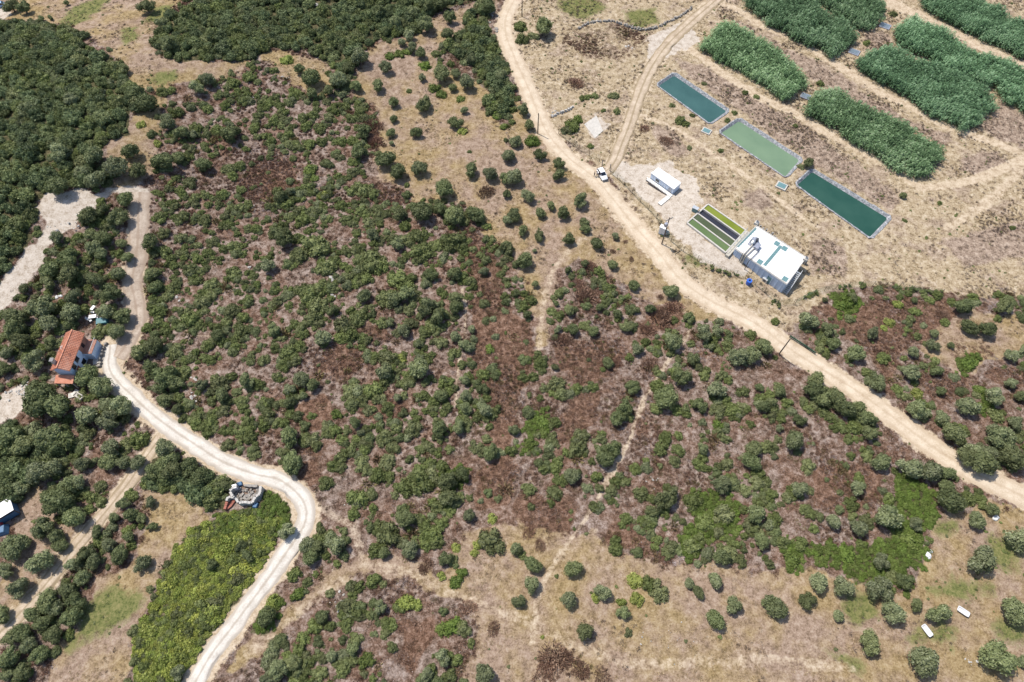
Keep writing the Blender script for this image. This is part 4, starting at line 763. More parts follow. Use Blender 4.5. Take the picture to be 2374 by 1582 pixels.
plain('rubber', (.02, .02, .02), .8, .2, .2, 4.0)
plain('cloth_navy', (.03, .035, .06), .9, .1, .3, 6.0); plain('cloth_jeans', (.06, .08, .13), .9, .1, .3, 6.0); plain('cloth_khaki', (.20, .17, .12), .9, .1, .3, 6.0)
plain('cloth_white', (.65, .65, .66), .9, .1, .15, 6.0); plain('cloth_red', (.30, .05, .06), .9, .1, .2, 6.0); plain('skin', (.42, .26, .18), .6, .3, .1, 8.0); plain('hair', (.035, .022, .015), .7, .3, .2, 20.0)
plain('car_white', (.78, .79, .80), .25, .6, .03, 2.0); plain('car_blue', (.25, .36, .50), .25, .6, .05, 2.0); plain('glass_dark', (.012, .016, .025), .08, .8, .1, 2.0); plain('lamp_glass', (.5, .5, .5), .15, .6, .1, 4.0)
_b = NB('roof_tile'); _v = _b.n('ShaderNodeTexCoord').outputs['Object']
_w = _b.n('ShaderNodeTexWave', wave_type='BANDS', bands_direction='Y'); _w.inputs['Scale'].default_value = 1.3; _w.inputs['Distortion'].default_value = .6; _b.l(_v, _w.inputs[0])
_c = _b.ramp(_b.math('MULTIPLY_ADD', _b.noise(_v, .5, 5, .6), .7, _b.math('MULTIPLY', _b.noise(_v, 5, 4), .3)), [(.33, (.36, .145, .09)), (.5, (.50, .215, .14)), (.66, (.60, .34, .25))]); _b.out(_c, .85, .15, _w.outputs['Fac'], .6, .06)
def liner_mat():
    b = NB('pond_liner'); v = b.obj(); vo = b.n('ShaderNodeTexVoronoi', feature='DISTANCE_TO_EDGE'); vo.inputs['Scale'].default_value = 1.6; b.l(v, vo.inputs['Vector'])
    n = b.noise(v, 2.2, 6, .7); c = b.ramp(n, [(.32, (.09, .095, .105)), (.48, (.22, .225, .24)), (.62, (.42, .42, .43))])
    c = b.mix(b.ramp(vo.outputs['Distance'], [(0, .8), (.07, 0.0)]), c, (.10, .11, .12)); b.out(c, .7, .3, n, .6, .1)
liner_mat()
def water(name, a, b_):
    m = NB(name); v = m.obj(); n = m.noise(v, .18, 4, .5); c = m.ramp(n, [(.35, a), (.65, b_)]); m.out(c, .12, .5, m.noise(v, 1.6, 3), .12, .03)
water('water_teal', (.030, .078, .072), (.042, .100, .092)); water('water_algae', (.120, .185, .112), (.145, .215, .130)); water('water_green', (.014, .056, .038), (.024, .072, .050))
water('tank_green', (.085, .130, .045), (.11, .155, .062)); water('tank_olive', (.058, .075, .034), (.075, .092, .044)); water('tank_black', (.022, .022, .032), (.035, .036, .048)); water('tank_lime', (.130, .165, .012), (.17, .20, .025))

def inset(P, d):
    P = np.asarray(P, float); n = len(P); area = sum(P[i - 1][0] * P[i][1] - P[i][0] * P[i - 1][1] for i in range(n)); sg = 1 if area > 0 else -1; out = []
    for i in range(n):
        a, b, c = P[i - 1], P[i], P[(i + 1) % n]; e1 = (b - a) / np.linalg.norm(b - a); e2 = (c - b) / np.linalg.norm(c - b)
        n1 = sg * np.array([-e1[1], e1[0]]); n2 = sg * np.array([-e2[1], e2[0]]); k = n1 + n2; out.append(b + k * d / (1 + n1 @ n2))
    return np.array(out)
def chamfer(P, d):
    P = np.asarray(P, float); out = []
    for i in range(len(P)):
        a, b, c = P[i - 1], P[i], P[(i + 1) % len(P)]; out += [b + (a - b) / np.linalg.norm(a - b) * d, b + (c - b) / np.linalg.norm(c - b) * d]
    return np.array(out)
def ring(m, P0, z0, P1, z1, mi=0):
    n = len(P0); V = [(*p, z0) for p in P0] + [(*p, z1) for p in P1]
    m.add(V, [(i, (i + 1) % n, (i + 1) % n + n, i + n) for i in range(n)], mi)
def densify(P, s=.8):
    out = []
    for i in range(len(P)):
        a, b = np.asarray(P[i]), np.asarray(P[(i + 1) % len(P)]); k = max(1, int(np.linalg.norm(b - a) / s))
        out += [a + (b - a) * t / k for t in range(k)]
    return np.array(out)
# ------------------------------------------------------------------ ponds
for i, (P, wm, lab) in enumerate(zip(PONDW, ('water_teal', 'water_algae', 'water_green'), ('lined pond of dull teal water near the earth track', 'lined pond of pale algae-green water between two darker ponds', 'long lined pond of dark green water at the end of the row'))):
    P = chamfer(P, .7); c = P.mean(0); t = thing('pond', lab, 'pond', (c[0], c[1], 0)); Pl = P - c
    D = densify(Pl); r = np.random.RandomState(i); jz = lambda Q_, a: Q_ + r.uniform(-a, a, Q_.shape)
    A0 = jz(inset(D, -.30), .12); A1 = jz(inset(D, .0), .06); A2 = inset(D, .55); A3 = inset(D, 1.1); m = MB()
    ring(m, A0, -.35, A0 * .999, .10); ring(m, A0 * .999, .10, A1, .16); ring(m, A1, .16, A2, -.45); ring(m, A2, -.45, A3, -1.2)
    m.build('liner', 'pond_liner', t)
    mw = MB(); W_ = inset(D, .1); n = len(W_); mw.add([(*p, -.42) for p in W_], [tuple(range(n))[::-1] if sum(W_[k - 1][0] * W_[k][1] - W_[k][0] * W_[k - 1][1] for k in range(n)) < 0 else tuple(range(n))]); mw.build('water', wm, t)
# ------------------------------------------------------------------ reed beds
RL = ['reed bed behind the teal pond, closest to the earth track', 'reed bed beyond the berm, running up to the pale track head', 'short reed bed beside a slate hatch, farthest up the row', 'reed bed beyond the widest pale berm, with straw-tinged edge', 'long narrow reed bed between the pale berm and its shorter twin', 'reed bed between two slate hatches and the bare weedy corner', 'reed bed behind the green ponds, with a ragged teal-tipped end']
def bake(protos, pts, scl, rot):
    V, F, L = [], [], []; o = 0; r = np.random.RandomState(5); cache = {}
    for pm in protos:
        co = np.zeros(len(pm.vertices) * 3); pm.vertices.foreach_get('co', co); lv = np.zeros(len(pm.polygons)); pm.attributes['lv'].data.foreach_get('value', lv)
        cache[pm.name] = (co.reshape(-1, 3), [tuple(p.vertices) for p in pm.polygons], lv)
    for p, s, a in zip(pts, scl, rot):
        co, fs, lv = cache[protos[r.randint(len(protos))].name]; ca, sa = math.cos(a), math.sin(a)
        V.append(np.stack([(co[:, 0] * ca - co[:, 1] * sa) * 1.0, (co[:, 0] * sa + co[:, 1] * ca) * 1.0, co[:, 2] * s], 1) + p); F += [tuple(i + o for i in f) for f in fs]; L.append(np.clip(lv + r.normal(0, .06) + (float(fbm(np.array(p[0] / 4), np.array(p[1] / 4), 96, 3)) - .5) * 1.1, 0, 1)); o += len(co)
    return np.vstack(V), F, np.concatenate(L)
for i, P in enumerate(REEDW):
    lo, hi = P.min(0), P.max(0); sp = 1.0; r = np.random.RandomState(i + 50); X, Y = np.meshgrid(np.arange(lo[0], hi[0], sp), np.arange(lo[1], hi[1], sp)); x = (X + r.uniform(-.4, .4, X.shape)).ravel(); y = (Y + r.uniform(-.4, .4, X.shape)).ravel()
    sd = poly_sd(x, y, P) + (fbm(x / 2.2, y / 2.2, 90) - .5) * 3.2; k = (sd < -.4) & ((fbm(x / 3., y / 3., 95, 3) > .30) | (r.rand(len(x)) < .25)); x, y, sd = x[k], y[k], sd[k]; c = P.mean(0)
    s = (.78 + .5 * fbm(x / 3.5, y / 3.5, 91, 2)) * np.clip(.62 - .22 * sd, .5, 1)
    V, F, L = bake(PR['reed'], np.stack([x - c[0], y - c[1], 0 * x], 1), s, r.normal(0, .4, len(x)))
    o = link('reed_bed', mesh('reed_bed', V, F, 'leaf_reed', L), None, (c[0], c[1], 0)); tag(o, 'tall green ' + RL[i], 'reed bed')
# ------------------------------------------------------------------ hatches
def hatch(px, sz, lab, lid, frame, h, group=None):
    g = G(*px); t = thing('hatch', lab, 'hatch', g, R(-33)); MB().box((0, 0, h / 2 - .1), (sz * 1.25, sz, h + .2)).build('frame', frame, t, .03); MB().box((0, 0, h + .03), (sz * .95, sz * .72, .06)).build('lid', lid, t, .015)
    MB().box((sz * .2, 0, h + .085), (.3, .06, .05)).build('handle', 'metal_grey', t)
hatch(Q((497, 770))[0], 1.9, 'teal lidded hatch in a pale concrete frame between teal and algae ponds', 'grate_teal', 'concrete_pale', .35)
hatch(Q((935, 1090))[0], 2.1, 'teal lidded hatch in a pale concrete frame between algae and dark green ponds', 'grate_teal', 'concrete_pale', .35)
hatch(Q((1360, 307))[0], 2.3, 'slate grey steel hatch at the tip of the reed bed by the berm', 'steel_hatch', 'metal_grey', .25)
hatch(Q((1540, 155))[0], 2.4, 'slate grey steel hatch below the short far reed bed', 'steel_hatch', 'metal_grey', .25)
hatch(Q((1075, 565))[0], 2.0, 'slate grey steel hatch between the two reed beds behind the ponds', 'steel_hatch', 'metal_grey', .25)
# ------------------------------------------------------------------ treatment tank
TZ = 1.92
Bq = np.array([PZ(a, b, TZ)[:2] for a, b in BASIN]); c = Bq.mean(0); t = thing('settling_tank', 'open concrete settling tank of four water channels', 'tank', (c[0], c[1], 0)); L_ = Bq - c
def BL(u, v): return L_[0] * (1 - u) * (1 - v) + L_[1] * v * (1 - u) + L_[2] * u * v + L_[3] * u * (1 - v)     # u along the channels, v across
def slab(a, b, w, z0, z1, name, mat, par, bev=0):
    a, b = np.asarray(a, float), np.asarray(b, float); d = b - a; L = np.linalg.norm(d); return MB().box(((a[0] + b[0]) / 2, (a[1] + b[1]) / 2, (z0 + z1) / 2), (L, w, z1 - z0), math.atan2(d[1], d[0])).build(name, mat, par, bev)
for a, b in (((0, 0), (1, 0)), ((0, 1), (1, 1))): slab(BL(*a), BL(*b), .35, -1, TZ, 'outer_wall', 'concrete_pale', t)
for a, b in (((0, .02), (0, .98)), ((1, .02), (1, .98))): slab(BL(*a), BL(*b), .35, -1, TZ + .004, 'outer_wall', 'concrete_pale', t)
for v in (.25, .5, .75): slab(BL(.02, v), BL(.98, v), .30, -1, TZ + .02, 'divider', 'concrete_pale', t)
for k, wm in enumerate(('tank_green', 'tank_olive', 'tank_black', 'tank_lime')):
    q = [BL(.005, k / 4 + .01), BL(.995, k / 4 + .01), BL(.995, k / 4 + .24), BL(.005, k / 4 + .24)]; MB().prism(q, TZ - 1.0, TZ - (.18 if k != 2 else .5)).build('water', wm, t)
slab(BL(1.06, -.06), BL(1.06, 1.0), .9, 0, TZ + .07, 'catwalk', 'pipe_cream', t)
for v in np.linspace(0, 1, 7): p = BL(1.02, v); MB().tube((p[0], p[1], TZ), (p[0], p[1], TZ + 1.0), .04).build('rail_post', 'galvanised', t)
a, b = BL(1.02, 0), BL(1.02, 1); MB().tube((*a, TZ + 1.0), (*b, TZ + 1.0), .045).build('rail', 'galvanised', t)
g = G(*B5((600, 600))[0]); t = thing('control_box', 'teal control box at the corner of the settling tank', 'cabinet', g, R(-33)); MB().box((0, 0, .6), (1.3, .8, 1.2)).build('body', 'grate_teal', t, .04); MB().box((0, 0, 1.24), (1.45, .95, .08)).build('lid', 'galvanised', t)
# ------------------------------------------------------------------ plant building
RW = np.array([PZ(a, b, ROOFZ)[:2] for a, b in ROOF]); c = RW.mean(0); t = thing('plant_building', 'low flat-roofed plant building with white roof and teal grates', 'building', (c[0], c[1], 0)); RQ = RW - c; Wq = inset(RQ, .28)
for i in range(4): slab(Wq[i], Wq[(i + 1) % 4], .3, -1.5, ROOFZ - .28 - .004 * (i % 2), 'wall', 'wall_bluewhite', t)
MB().prism(RQ, ROOFZ - .28, ROOFZ).build('roof', 'roof_white', t, .04)
for i in range(4):
    e = inset(RQ, .12); slab(e[i], e[(i + 1) % 4], .18, ROOFZ, ROOFZ + (.12 + .006 * (i % 2)), 'parapet', 'concrete_pale', t)
def RP(x, y, dz=0): p = PZ(*B4((x, y))[0], ROOFZ + dz); return np.array([p[0] - c[0], p[1] - c[1]])
ra = math.atan2(*(RQ[2] - RQ[1])[::-1])
def grate(p, s=1.05): 
    MB().box((p[0], p[1], ROOFZ + .03), (s * 1.1, s, .06), ra).build('grate', 'grate_teal', t, .015)
for (a, b) in (((625, 165), (250, 545)), ((1140, 525), (800, 925))):
    A, B_ = RP(*a), RP(*b)
    for k in range(9): grate(A + (B_ - A) * (k + .5) / 9, np.linalg.norm(B_ - A) / 9 * .86)
for p in ((1055, 480), (1210, 580), (712, 850), (1220, 1195)): grate(RP(*p), 1.15)
A, D_ = Wq[3], Wq[2]; nrm = np.array([(D_ - A)[1], -(D_ - A)[0]]); nrm /= np.linalg.norm(nrm)
if nrm @ (A + D_) < 0: nrm = -nrm
fa = math.atan2(*(D_ - A)[::-1])
for k in range(11):
    p = A + (D_ - A) * (k + .5) / 11 + nrm * .20; MB().box((p[0], p[1], ROOFZ / 2 - .75), (.16, .14, ROOFZ + 1.0), fa).build('pilaster', 'wall_bluewhite', t)
p = A + (D_ - A) * .73 + nrm * .18; MB().box((p[0], p[1], 1.1), (1.3, .12, 2.2), fa).build('door', 'grate_teal', t)
# rooftop pumps and pipework
bl = RP(590, 430, .5); pm = thing('pump_unit', 'grey pump unit with dark intakes bolted on the white roof', 'pump', (c[0] + bl[0], c[1] + bl[1], ROOFZ), ra)
MB().box((0, 0, .12), (2.6, 1.6, .24)).build('base', 'metal_grey', pm, .03); MB().tube((-.9, 0, .65), (.5, 0, .65), .42, .42, 14).build('motor', 'metal_grey', pm); MB().tube((.5, 0, .65), (1.1, 0, .65), .55, .3, 14).build('volute', 'galvanised', pm)
MB().tube((-.6, .45, .3), (-.6, .45, 1.15), .3, .3, 12).build('intake', 'metal_dark', pm); MB().tube((.5, -.4, .3), (.5, -.4, 1.0), .25, .25, 12).build('intake', 'metal_dark', pm)
bl = RP(670, 490, .5); MB().box((0, 0, .45), (1.5, 1.0, .9)).build('valve_box', 'metal_grey', pm, .05).location = (.9, 1.35, 0)
for s_, e_, d_ in (((560, 510), (425, 655), .13), ((610, 560), (470, 690), .13), ((700, 620), (530, 790), .09)):
    a, b = RP(*s_, .3), RP(*e_, .3); f = PZ(*B4((e_[0] - 75, e_[1] + 250 if d_ > .1 else e_[1] + 190))[0], .2); fz = np.array([f[0] - c[0], f[1] - c[1]]); q = b + (b - a) / np.linalg.norm(b - a) * .9
    m = MB().path([(*a, ROOFZ + .35), (*q, ROOFZ + .35), (*q, .4), (*(q + nrm * .8), .2)], d_, 10); o = m.build('pipe', 'pipe_cream' if d_ > .1 else 'metal_dark', None, 0, (c[0], c[1], 0)); tag(o, 'cream pipe running from the roof pump down the wall' if d_ > .1 else 'thin dark pipe crossing the white roof edge', 'pipe', 'cream pipes of the roof pump' if d_ > .1 else None)
# ladder cage where the pipes come down
q = RP(420, 680, 0) + nrm * .9; ld = thing('access_ladder', 'dark steel access ladder against the shaded wall by the pipes', 'ladder', (c[0] + q[0], c[1] + q[1], 0), fa)
for sx in (-.35, .35): MB().tube((sx, 0, -.4), (sx, .25, ROOFZ + 1.1), .05).build('stile', 'metal_dark', ld)
for k in range(12): MB().tube((-.35, .25 * k / 15, .1 + k * .32), (.35, .25 * k / 15, .1 + k * .32), .03).build('rung', 'metal_dark', ld)
# vents at the roof corners
for (x, y), lab in (((1640, 785), 'pale vent stack with dark mouth on the roof corner above the reeds'), ((650, 60), 'grey vent cluster on the roof corner beside the settling tank')):
    p = RP(x, y, .4); v = thing('roof_vent', lab, 'vent', (c[0] + p[0], c[1] + p[1], ROOFZ)); MB().box((0, 0, .3), (.95, .95, .6), ra).build('housing', 'concrete_pale', v, .04); MB().tube((0, 0, .6), (0, 0, .95), .3, .3, 12).build('stack', 'galvanised', v); MB().tube((0, 0, .95), (0, 0, 1.0), .24, .24, 12).build('mouth', 'metal_dark', v)
# outside stair on the shaded gable
a, b = Wq[1], Wq[2]; n2 = np.array([(b - a)[1], -(b - a)[0]]); n2 /= np.linalg.norm(n2); n2 = n2 if n2 @ (a + b) > 0 else -n2; ang = math.atan2(*(b - a)[::-1])
st = thing('outside_stair', 'white steel outside stair on the shaded end wall', 'stair', (c[0] + a[0], c[1] + a[1], 0))
for k in range(13):
    f = .52 + .036 * k; p = (b - a) * f + n2 * .75; MB().box((p[0], p[1], ROOFZ - .1 - k * .27), (.28, .95, .05), ang).build('tread', 'galvanised', st)
for off in (.26, 1.24):
    p0 = (b - a) * .5 + n2 * off; p1 = (b - a) * .98 + n2 * off; MB().tube((*p0, ROOFZ - .1), (*p1, .0), .06).build('stringer', 'paint_white', st); MB().tube((*p0, ROOFZ + .9), (*p1, 1.0), .05).build('handrail', 'paint_white', st)
    for k in range(5): q = p0 + (p1 - p0) * k / 4; zz = (ROOFZ - .1) * (1 - k / 4); MB().tube((*q, zz), (*q, zz + 1.0), .035).build('baluster', 'paint_white', st)
# low rubble wall behind the roof edge
a, b = RW[0], RW[1]; nb = -(RW[3] - RW[0]) / np.linalg.norm(RW[3] - RW[0])
def rubble_wall(name, pts, w, h, mat, label, seed, cat='wall'):
    r = np.random.RandomState(seed); P = smooth(np.asarray(pts), .7); m = MB()
    for p in P:
        z = hz(p[0], p[1])
        for k in range(2): m.box((p[0] + r.uniform(-.2, .2), p[1] + r.uniform(-.2, .2), z + h * r.uniform(.1, .5)), (r.uniform(.4, .8), w * r.uniform(.6, 1.0), h * r.uniform(.6, 1.1)), r.uniform(0, 3.1), 0, Matrix.Rotation(r.uniform(-.25, .25), 3, 'X'), .75)
    o = m.build(name, mat); return tag(o, label, cat)
rubble_wall('rubble_wall', [a + nb * 1.3, b + nb * 1.3], .6, 1.9, 'stone_grey', 'low rubble wall along the back of the white roof', 3)
rubble_wall('stone_bank', GW(T(3, (480, 200), (560, 160), (700, 150), (790, 175), (900, 205), (1000, 195), (1100, 150), (1180, 110), (1250, 60))), .7, .7, 'stone_grey', 'low curved stone bank around the green grass plot', 4)
rubble_wall('terrace_wall', GW(T(3, (300, 800), (370, 770), (440, 740))), .6, .7, 'stone_white', 'short pale stone wall beside the round green shrub', 5)
# ------------------------------------------------------------------ cabin with deck
CW = np.array([PZ(a, b, CABZ)[:2] for a, b in CABIN]); gz_ = 0.0; c = CW.mean(0); t = thing('site_cabin', 'white prefabricated site cabin with shaded long side', 'cabin', (c[0], c[1], gz_)); q = CW - c; wq = inset(q, .12)
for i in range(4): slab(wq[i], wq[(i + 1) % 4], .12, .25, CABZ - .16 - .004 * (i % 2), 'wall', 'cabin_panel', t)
MB().prism(q, CABZ - .16, CABZ).build('roof', 'roof_white', t, .05); MB().prism(inset(q, .25), -.3, .25).build('plinth', 'concrete', t)
a, b = wq[0], wq[3]; fa2 = math.atan2(*(b - a)[::-1]); n3 = np.array([(b - a)[1], -(b - a)[0]]); n3 /= np.linalg.norm(n3); n3 = n3 if n3 @ (a + b) > 0 else -n3
for k, w_ in ((.30, 1.0),):
    p = a + (b - a) * k + n3 * .08; wn = MB().box((p[0], p[1], 1.75), (w_, .06, .8), fa2).build('window', 'glass_dark', t); p = a + (b - a) * k + n3 * .12; MB().box((p[0], p[1], 1.32), (w_ + .15, .12, .06), fa2).build('sill', 'paint_white', wn)
p = a + (b - a) * .87 + n3 * .08; MB().box((p[0], p[1], 1.3), (.9, .06, 2.0), fa2).build('door', 'metal_grey', t)
for k in range(1, 9): p = a + (b - a) * k / 9 + n3 * .075; MB().box((p[0], p[1], 1.4), (.05, .04, 2.2), fa2).build('panel_joint', 'paint_white', t)
dk = thing('deck_walkway', 'pale timber walkway along the cabin with a ramp turning into the yard', 'walkway', (c[0], c[1], max(hz(*(c + a)), hz(*(c + b)), hz(*(c + b + n3 * 3.5))) - .12))
A0 = a + n3 * .75 - (b - a) * .04; A1 = b + n3 * .75 + (b - a) * .06; Ld = np.linalg.norm(A1 - A0); npk = int(Ld / .3)
for k in range(npk): p = A0 + (A1 - A0) * (k + .5) / npk; MB().box((p[0], p[1], .33), (Ld / npk * .9, 1.0, .06), fa2).build('plank', 'wood_plank', dk)
for k in range(10): p = A1 + n3 * (.6 + (k + .5) * .34); MB().box((p[0] - .4 * math.cos(fa2), p[1] - .4 * math.sin(fa2), .36 - k * .008), (1.05, .31, .07), fa2).build('plank', 'wood_plank', dk)
for off in (.3, 1.2): p0 = a + n3 * off; p1 = b + n3 * off; MB().box(((p0[0] + p1[0]) / 2, (p0[1] + p1[1]) / 2, .1), (Ld, .1, .4), fa2).build('joist', 'wood_pole', dk)
MB().box((A1[0] + n3[0] * 2.3 - .4 * math.cos(fa2), A1[1] + n3[1] * 2.3 - .4 * math.sin(fa2), .12), (.9, 3.3, .34), fa2).build('ramp_shade_block', 'wood_pole', dk)  # solid dark block added under the ramp planks to show as shade
p0 = A0 + n3 * .5; p1 = A1 + n3 * .5; MB().tube((*p0, 1.2), (*(p0 + (p1 - p0) * .8), 1.2), .04).build('rail', 'galvanised', dk)
for k in range(6): p = p0 + (p1 - p0) * .8 * k / 5; MB().tube((*p, .1), (*p, 1.2), .035).build('rail_post', 'galvanised', dk)
# ------------------------------------------------------------------ poles, cabinet, bin
def pole(base, h, lab, arm=False, lean=(0, 0)):
    g = G(*base); t = thing('utility_pole', lab, 'pole', g, R(30)); MB().tube((0, 0, -.5), (lean[0], lean[1], h), .15, .10, 10).build('shaft', 'wood_pole', t)
    if arm:
        MB().box((lean[0], lean[1], h - .6), (2.0, .12, .12)).build('crossarm', 'metal_dark', t)
        for x in (-.85, 0, .85): MB().tube((lean[0] + x, lean[1], h - .54), (lean[0] + x, lean[1], h - .3), .06, .04, 8).build('insulator', 'plastic_white', t)
        MB().box((lean[0] - .35, lean[1] + .1, h - 2.3), (.7, .6, 1.0)).build('transformer', 'metal_grey', t, .05)
    else: MB().tube((lean[0] - .18, lean[1], h - .35), (lean[0] + .18, lean[1], h - .35), .03).build('bracket', 'metal_dark', t)
    return t
pole((1806, 821), 7.4, 'brown wooden pole leaning over the pale road by green netting', lean=(-.6, -.35)); pole((1534, 566), 9.2, 'tall dark utility pole with crossarm and transformer beside the white cabinet', True)
pole((1246.6, 310), 6.6, 'slim utility pole at the road edge by the dark shrubs'); pole((1210, 38), 6.0, 'thin utility pole beside the road near the green grass plot')
g = G(1534, 541); t = thing('electric_cabinet', 'white electric cabinet at the foot of the utility pole', 'cabinet', g, R(-30)); MB().box((0, 0, 1.1), (1.4, .9, 2.2)).build('body', 'cabin_panel', t, .03); MB().box((0, 0, 2.26), (1.6, 1.1, .12)).build('roof', 'roof_white', t, .03)
for x in (-.34, .34): MB().box((x, -.47, 1.15), (.62, .04, 1.8)).build('door', 'paint_white', t)
g = G(*B5((300, 835))[0]); tag(link('concrete_block', mesh('concrete_block', *(lambda m: (m.V, m.F))(MB().box((0, 0, .4), (.9, .9, .8), .5).box((0, 0, .85), (.7, .7, .12), .5)), 'concrete_pale'), None, g), 'pale concrete block beside the utility pole', 'block')
g = G(*B5((1172, 1375))[0]); t = thing('wheeled_bin', 'bright blue drum-shaped bin on the verge in front of the plant building', 'bin', g); MB().tube((0, 0, 0), (0, 0, 1.15), .52, .6, 16).build('body', 'plastic_blue', t); MB().tube((0, 0, 1.15), (0, 0, 1.25), .64, .6, 16).build('lid', 'plastic_blue', t); MB().tube((0, .1, 1.25), (0, -.15, 1.3), .25, .2, 10).build('cap', 'cloth_navy', t)
g = G(*B5((1350, 1345))[0]); t = thing('compressor', 'grey compressor unit standing against the shaded front wall', 'machine', g, fa); MB().box((0, 0, .5), (1.2, .8, 1.0)).build('housing', 'galvanised', t, .05); MB().tube((0, -.42, .5), (0, -.36, .5), .35, .35, 14).build('fan', 'metal_dark', t)
# concrete slab on the ground
P = GW(T(3, (515, 855), (600, 795), (645, 900), (590, 950))); cc = P.mean(0); o = MB().prism(P - cc, -.2, .12).build('concrete_slab', 'concrete_pale', None, .02, (cc[0], cc[1], 0)); tag(o, 'pale bare concrete slab beside the round green shrub', 'slab')
# ------------------------------------------------------------------ fences
def fence(px, label, h=1.9, net=None, step=2.6):
    P = smooth(GW(px), step)[::1]; c = P[0]; t = thing('wire_fence', label, 'fence', (c[0], c[1], 0)); w_ = MB(); pts = []
    keep = [P[0]]
    for p in P[1:]:
        if np.linalg.norm(p - keep[-1]) > step * .8: keep.append(p)
    me = mesh('post', *(lambda m: (m.V, m.F))(MB().tube((0, 0, -.3), (0, 0, h), .06, .05, 6)), 'wood_pole')
    for p in keep: link('post', me, t, (p[0] - c[0], p[1] - c[1], hz(*p)))
    for a, b in zip(keep, keep[1:]):
        za, zb = hz(*a), hz(*b)
        for k in range(6): w_.tube((*(a - c), za + .15 + k * (h - .2) / 5), (*(b - c), zb + .15 + k * (h - .2) / 5), .014, .014, 3, cap=False)
        for k in range(6): q = a + (b - a) * k / 6; w_.tube((*(q - c), za + .1), (*(q - c), za + h), .012, .012, 3, cap=False)
    tag(w_.build('wire_mesh', 'net_green', t), kind='stuff')
    return keep
f1 = fence(T(3, (340, 920), (480, 1030), (620, 1110)), 'green wire fence along the road above the gate')
f2 = fence(T(3, (695, 1190), (790, 1270), (900, 1390), (1010, 1500)) + T(7, (1110, 90), (1290, 220), (1480, 310), (1620, 340), (1750, 440)) + T(8, (80, 520), (190, 520)), 'green wire fence between the pale road and the gravel yard')
f3 = fence(T(8, (200, 520), (330, 450), (480, 415), (650, 395), (820, 400), (1000, 425), (1200, 450)), 'green wire fence along the brown slope beyond the plant building')
def creeper(name, keep, lab, seed, dens=2.2, rr=(.3, .6)):
    r = np.random.RandomState(seed); P = smooth(np.array(keep), .5); n = int(len(P) * dens); i = r.randint(0, len(P), n); m = vnoise(i / 9., 0. * i, seed) > .38; q = P[i[m]] + r.normal(0, .4, (m.sum(), 2)); z = hfun(q[:, 0], q[:, 1]); scatter_object(name, np.stack([q[:, 0], q[:, 1], z + r.uniform(-.1, .5, len(z))], 1), r.uniform(*rr, len(z)), PR['gweed'], lab, 'creeper')
creeper('fence_creeper', np.vstack([f2]), 'green creeper tangled in the wire fence by the yard', 3); creeper('slope_creeper', f3, 'green creeper along the fence on the brown slope', 4)
N_ = fence(T(8, (165, 745), (250, 800), (340, 862)), 'low dark green netting fence by the leaning pole', 1.0)
N_ = np.array(N_); m = MB()
for a, b in zip(N_, N_[1:]):
    d = b - a; L = np.linalg.norm(d); m.box(((a[0] + b[0]) / 2, (a[1] + b[1]) / 2, .5), (L * .98, .05, .85), math.atan2(d[1], d[0]), 0, Matrix.Rotation(.35, 3, 'X'))
tag(m.build('shade_netting', 'net_green'), 'dark green shade netting sagging on the low fence', 'netting')
for px in ((1395, 388), (1413.5, 397)):
    g = G(*px); t = thing('gate_post', 'steel gate post at the mouth of the earth track', 'post', g, 0, 'gate posts of the earth track'); MB().tube((0, 0, -.3), (0, 0, 2.1), .09).build('shaft', 'metal_dark', t); MB().box((0, 0, 2.13), (.24, .24, .06)).build('cap', 'metal_dark', t)

# ------------------------------------------------------------------ red-roofed house
EZ = 4.7
HW = np.array([PZ(a, b, EZ)[:2] for a, b in HOUSE_PX]); n_, s_ = (HW[0] + HW[3]) / 2, (HW[1] + HW[2]) / 2; hc = (n_ + s_) / 2; hl = np.linalg.norm(n_ - s_); ha = math.atan2(*(n_ - s_)[::-1]); hw = (np.linalg.norm(HW[0] - HW[3]) + np.linalg.norm(HW[1] - HW[2])) / 2 * .95
zg = hz(*hc); RZ = EZ + 1.15
H = thing('house', 'white-walled house with terracotta tiled roof among trees', 'house', (hc[0], hc[1], 0), ha)
hx, hy = hl / 2, hw / 2; wx, wy = hx - .35, hy - .4      # local x north, local -y east
def wallbox(x0, x1, y0, y1, z0, z1, name, mat, par=H): return MB().box(((x0 + x1) / 2, (y0 + y1) / 2, (z0 + z1) / 2), (abs(x1 - x0), abs(y1 - y0), z1 - z0)).build(name, mat, par)
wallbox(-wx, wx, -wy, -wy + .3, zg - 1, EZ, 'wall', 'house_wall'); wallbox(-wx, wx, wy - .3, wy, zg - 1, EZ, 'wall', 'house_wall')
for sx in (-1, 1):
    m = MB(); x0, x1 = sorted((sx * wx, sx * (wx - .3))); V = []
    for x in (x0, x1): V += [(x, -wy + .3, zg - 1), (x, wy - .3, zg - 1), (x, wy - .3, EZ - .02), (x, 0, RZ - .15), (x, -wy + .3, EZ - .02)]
    m.add(V, [(0, 1, 2, 3, 4), (9, 8, 7, 6, 5)] + [(i, (i + 1) % 5 + 0, (i + 1) % 5 + 5, i + 5) for i in range(5)]); m.build('gable_wall', 'house_wall', H)
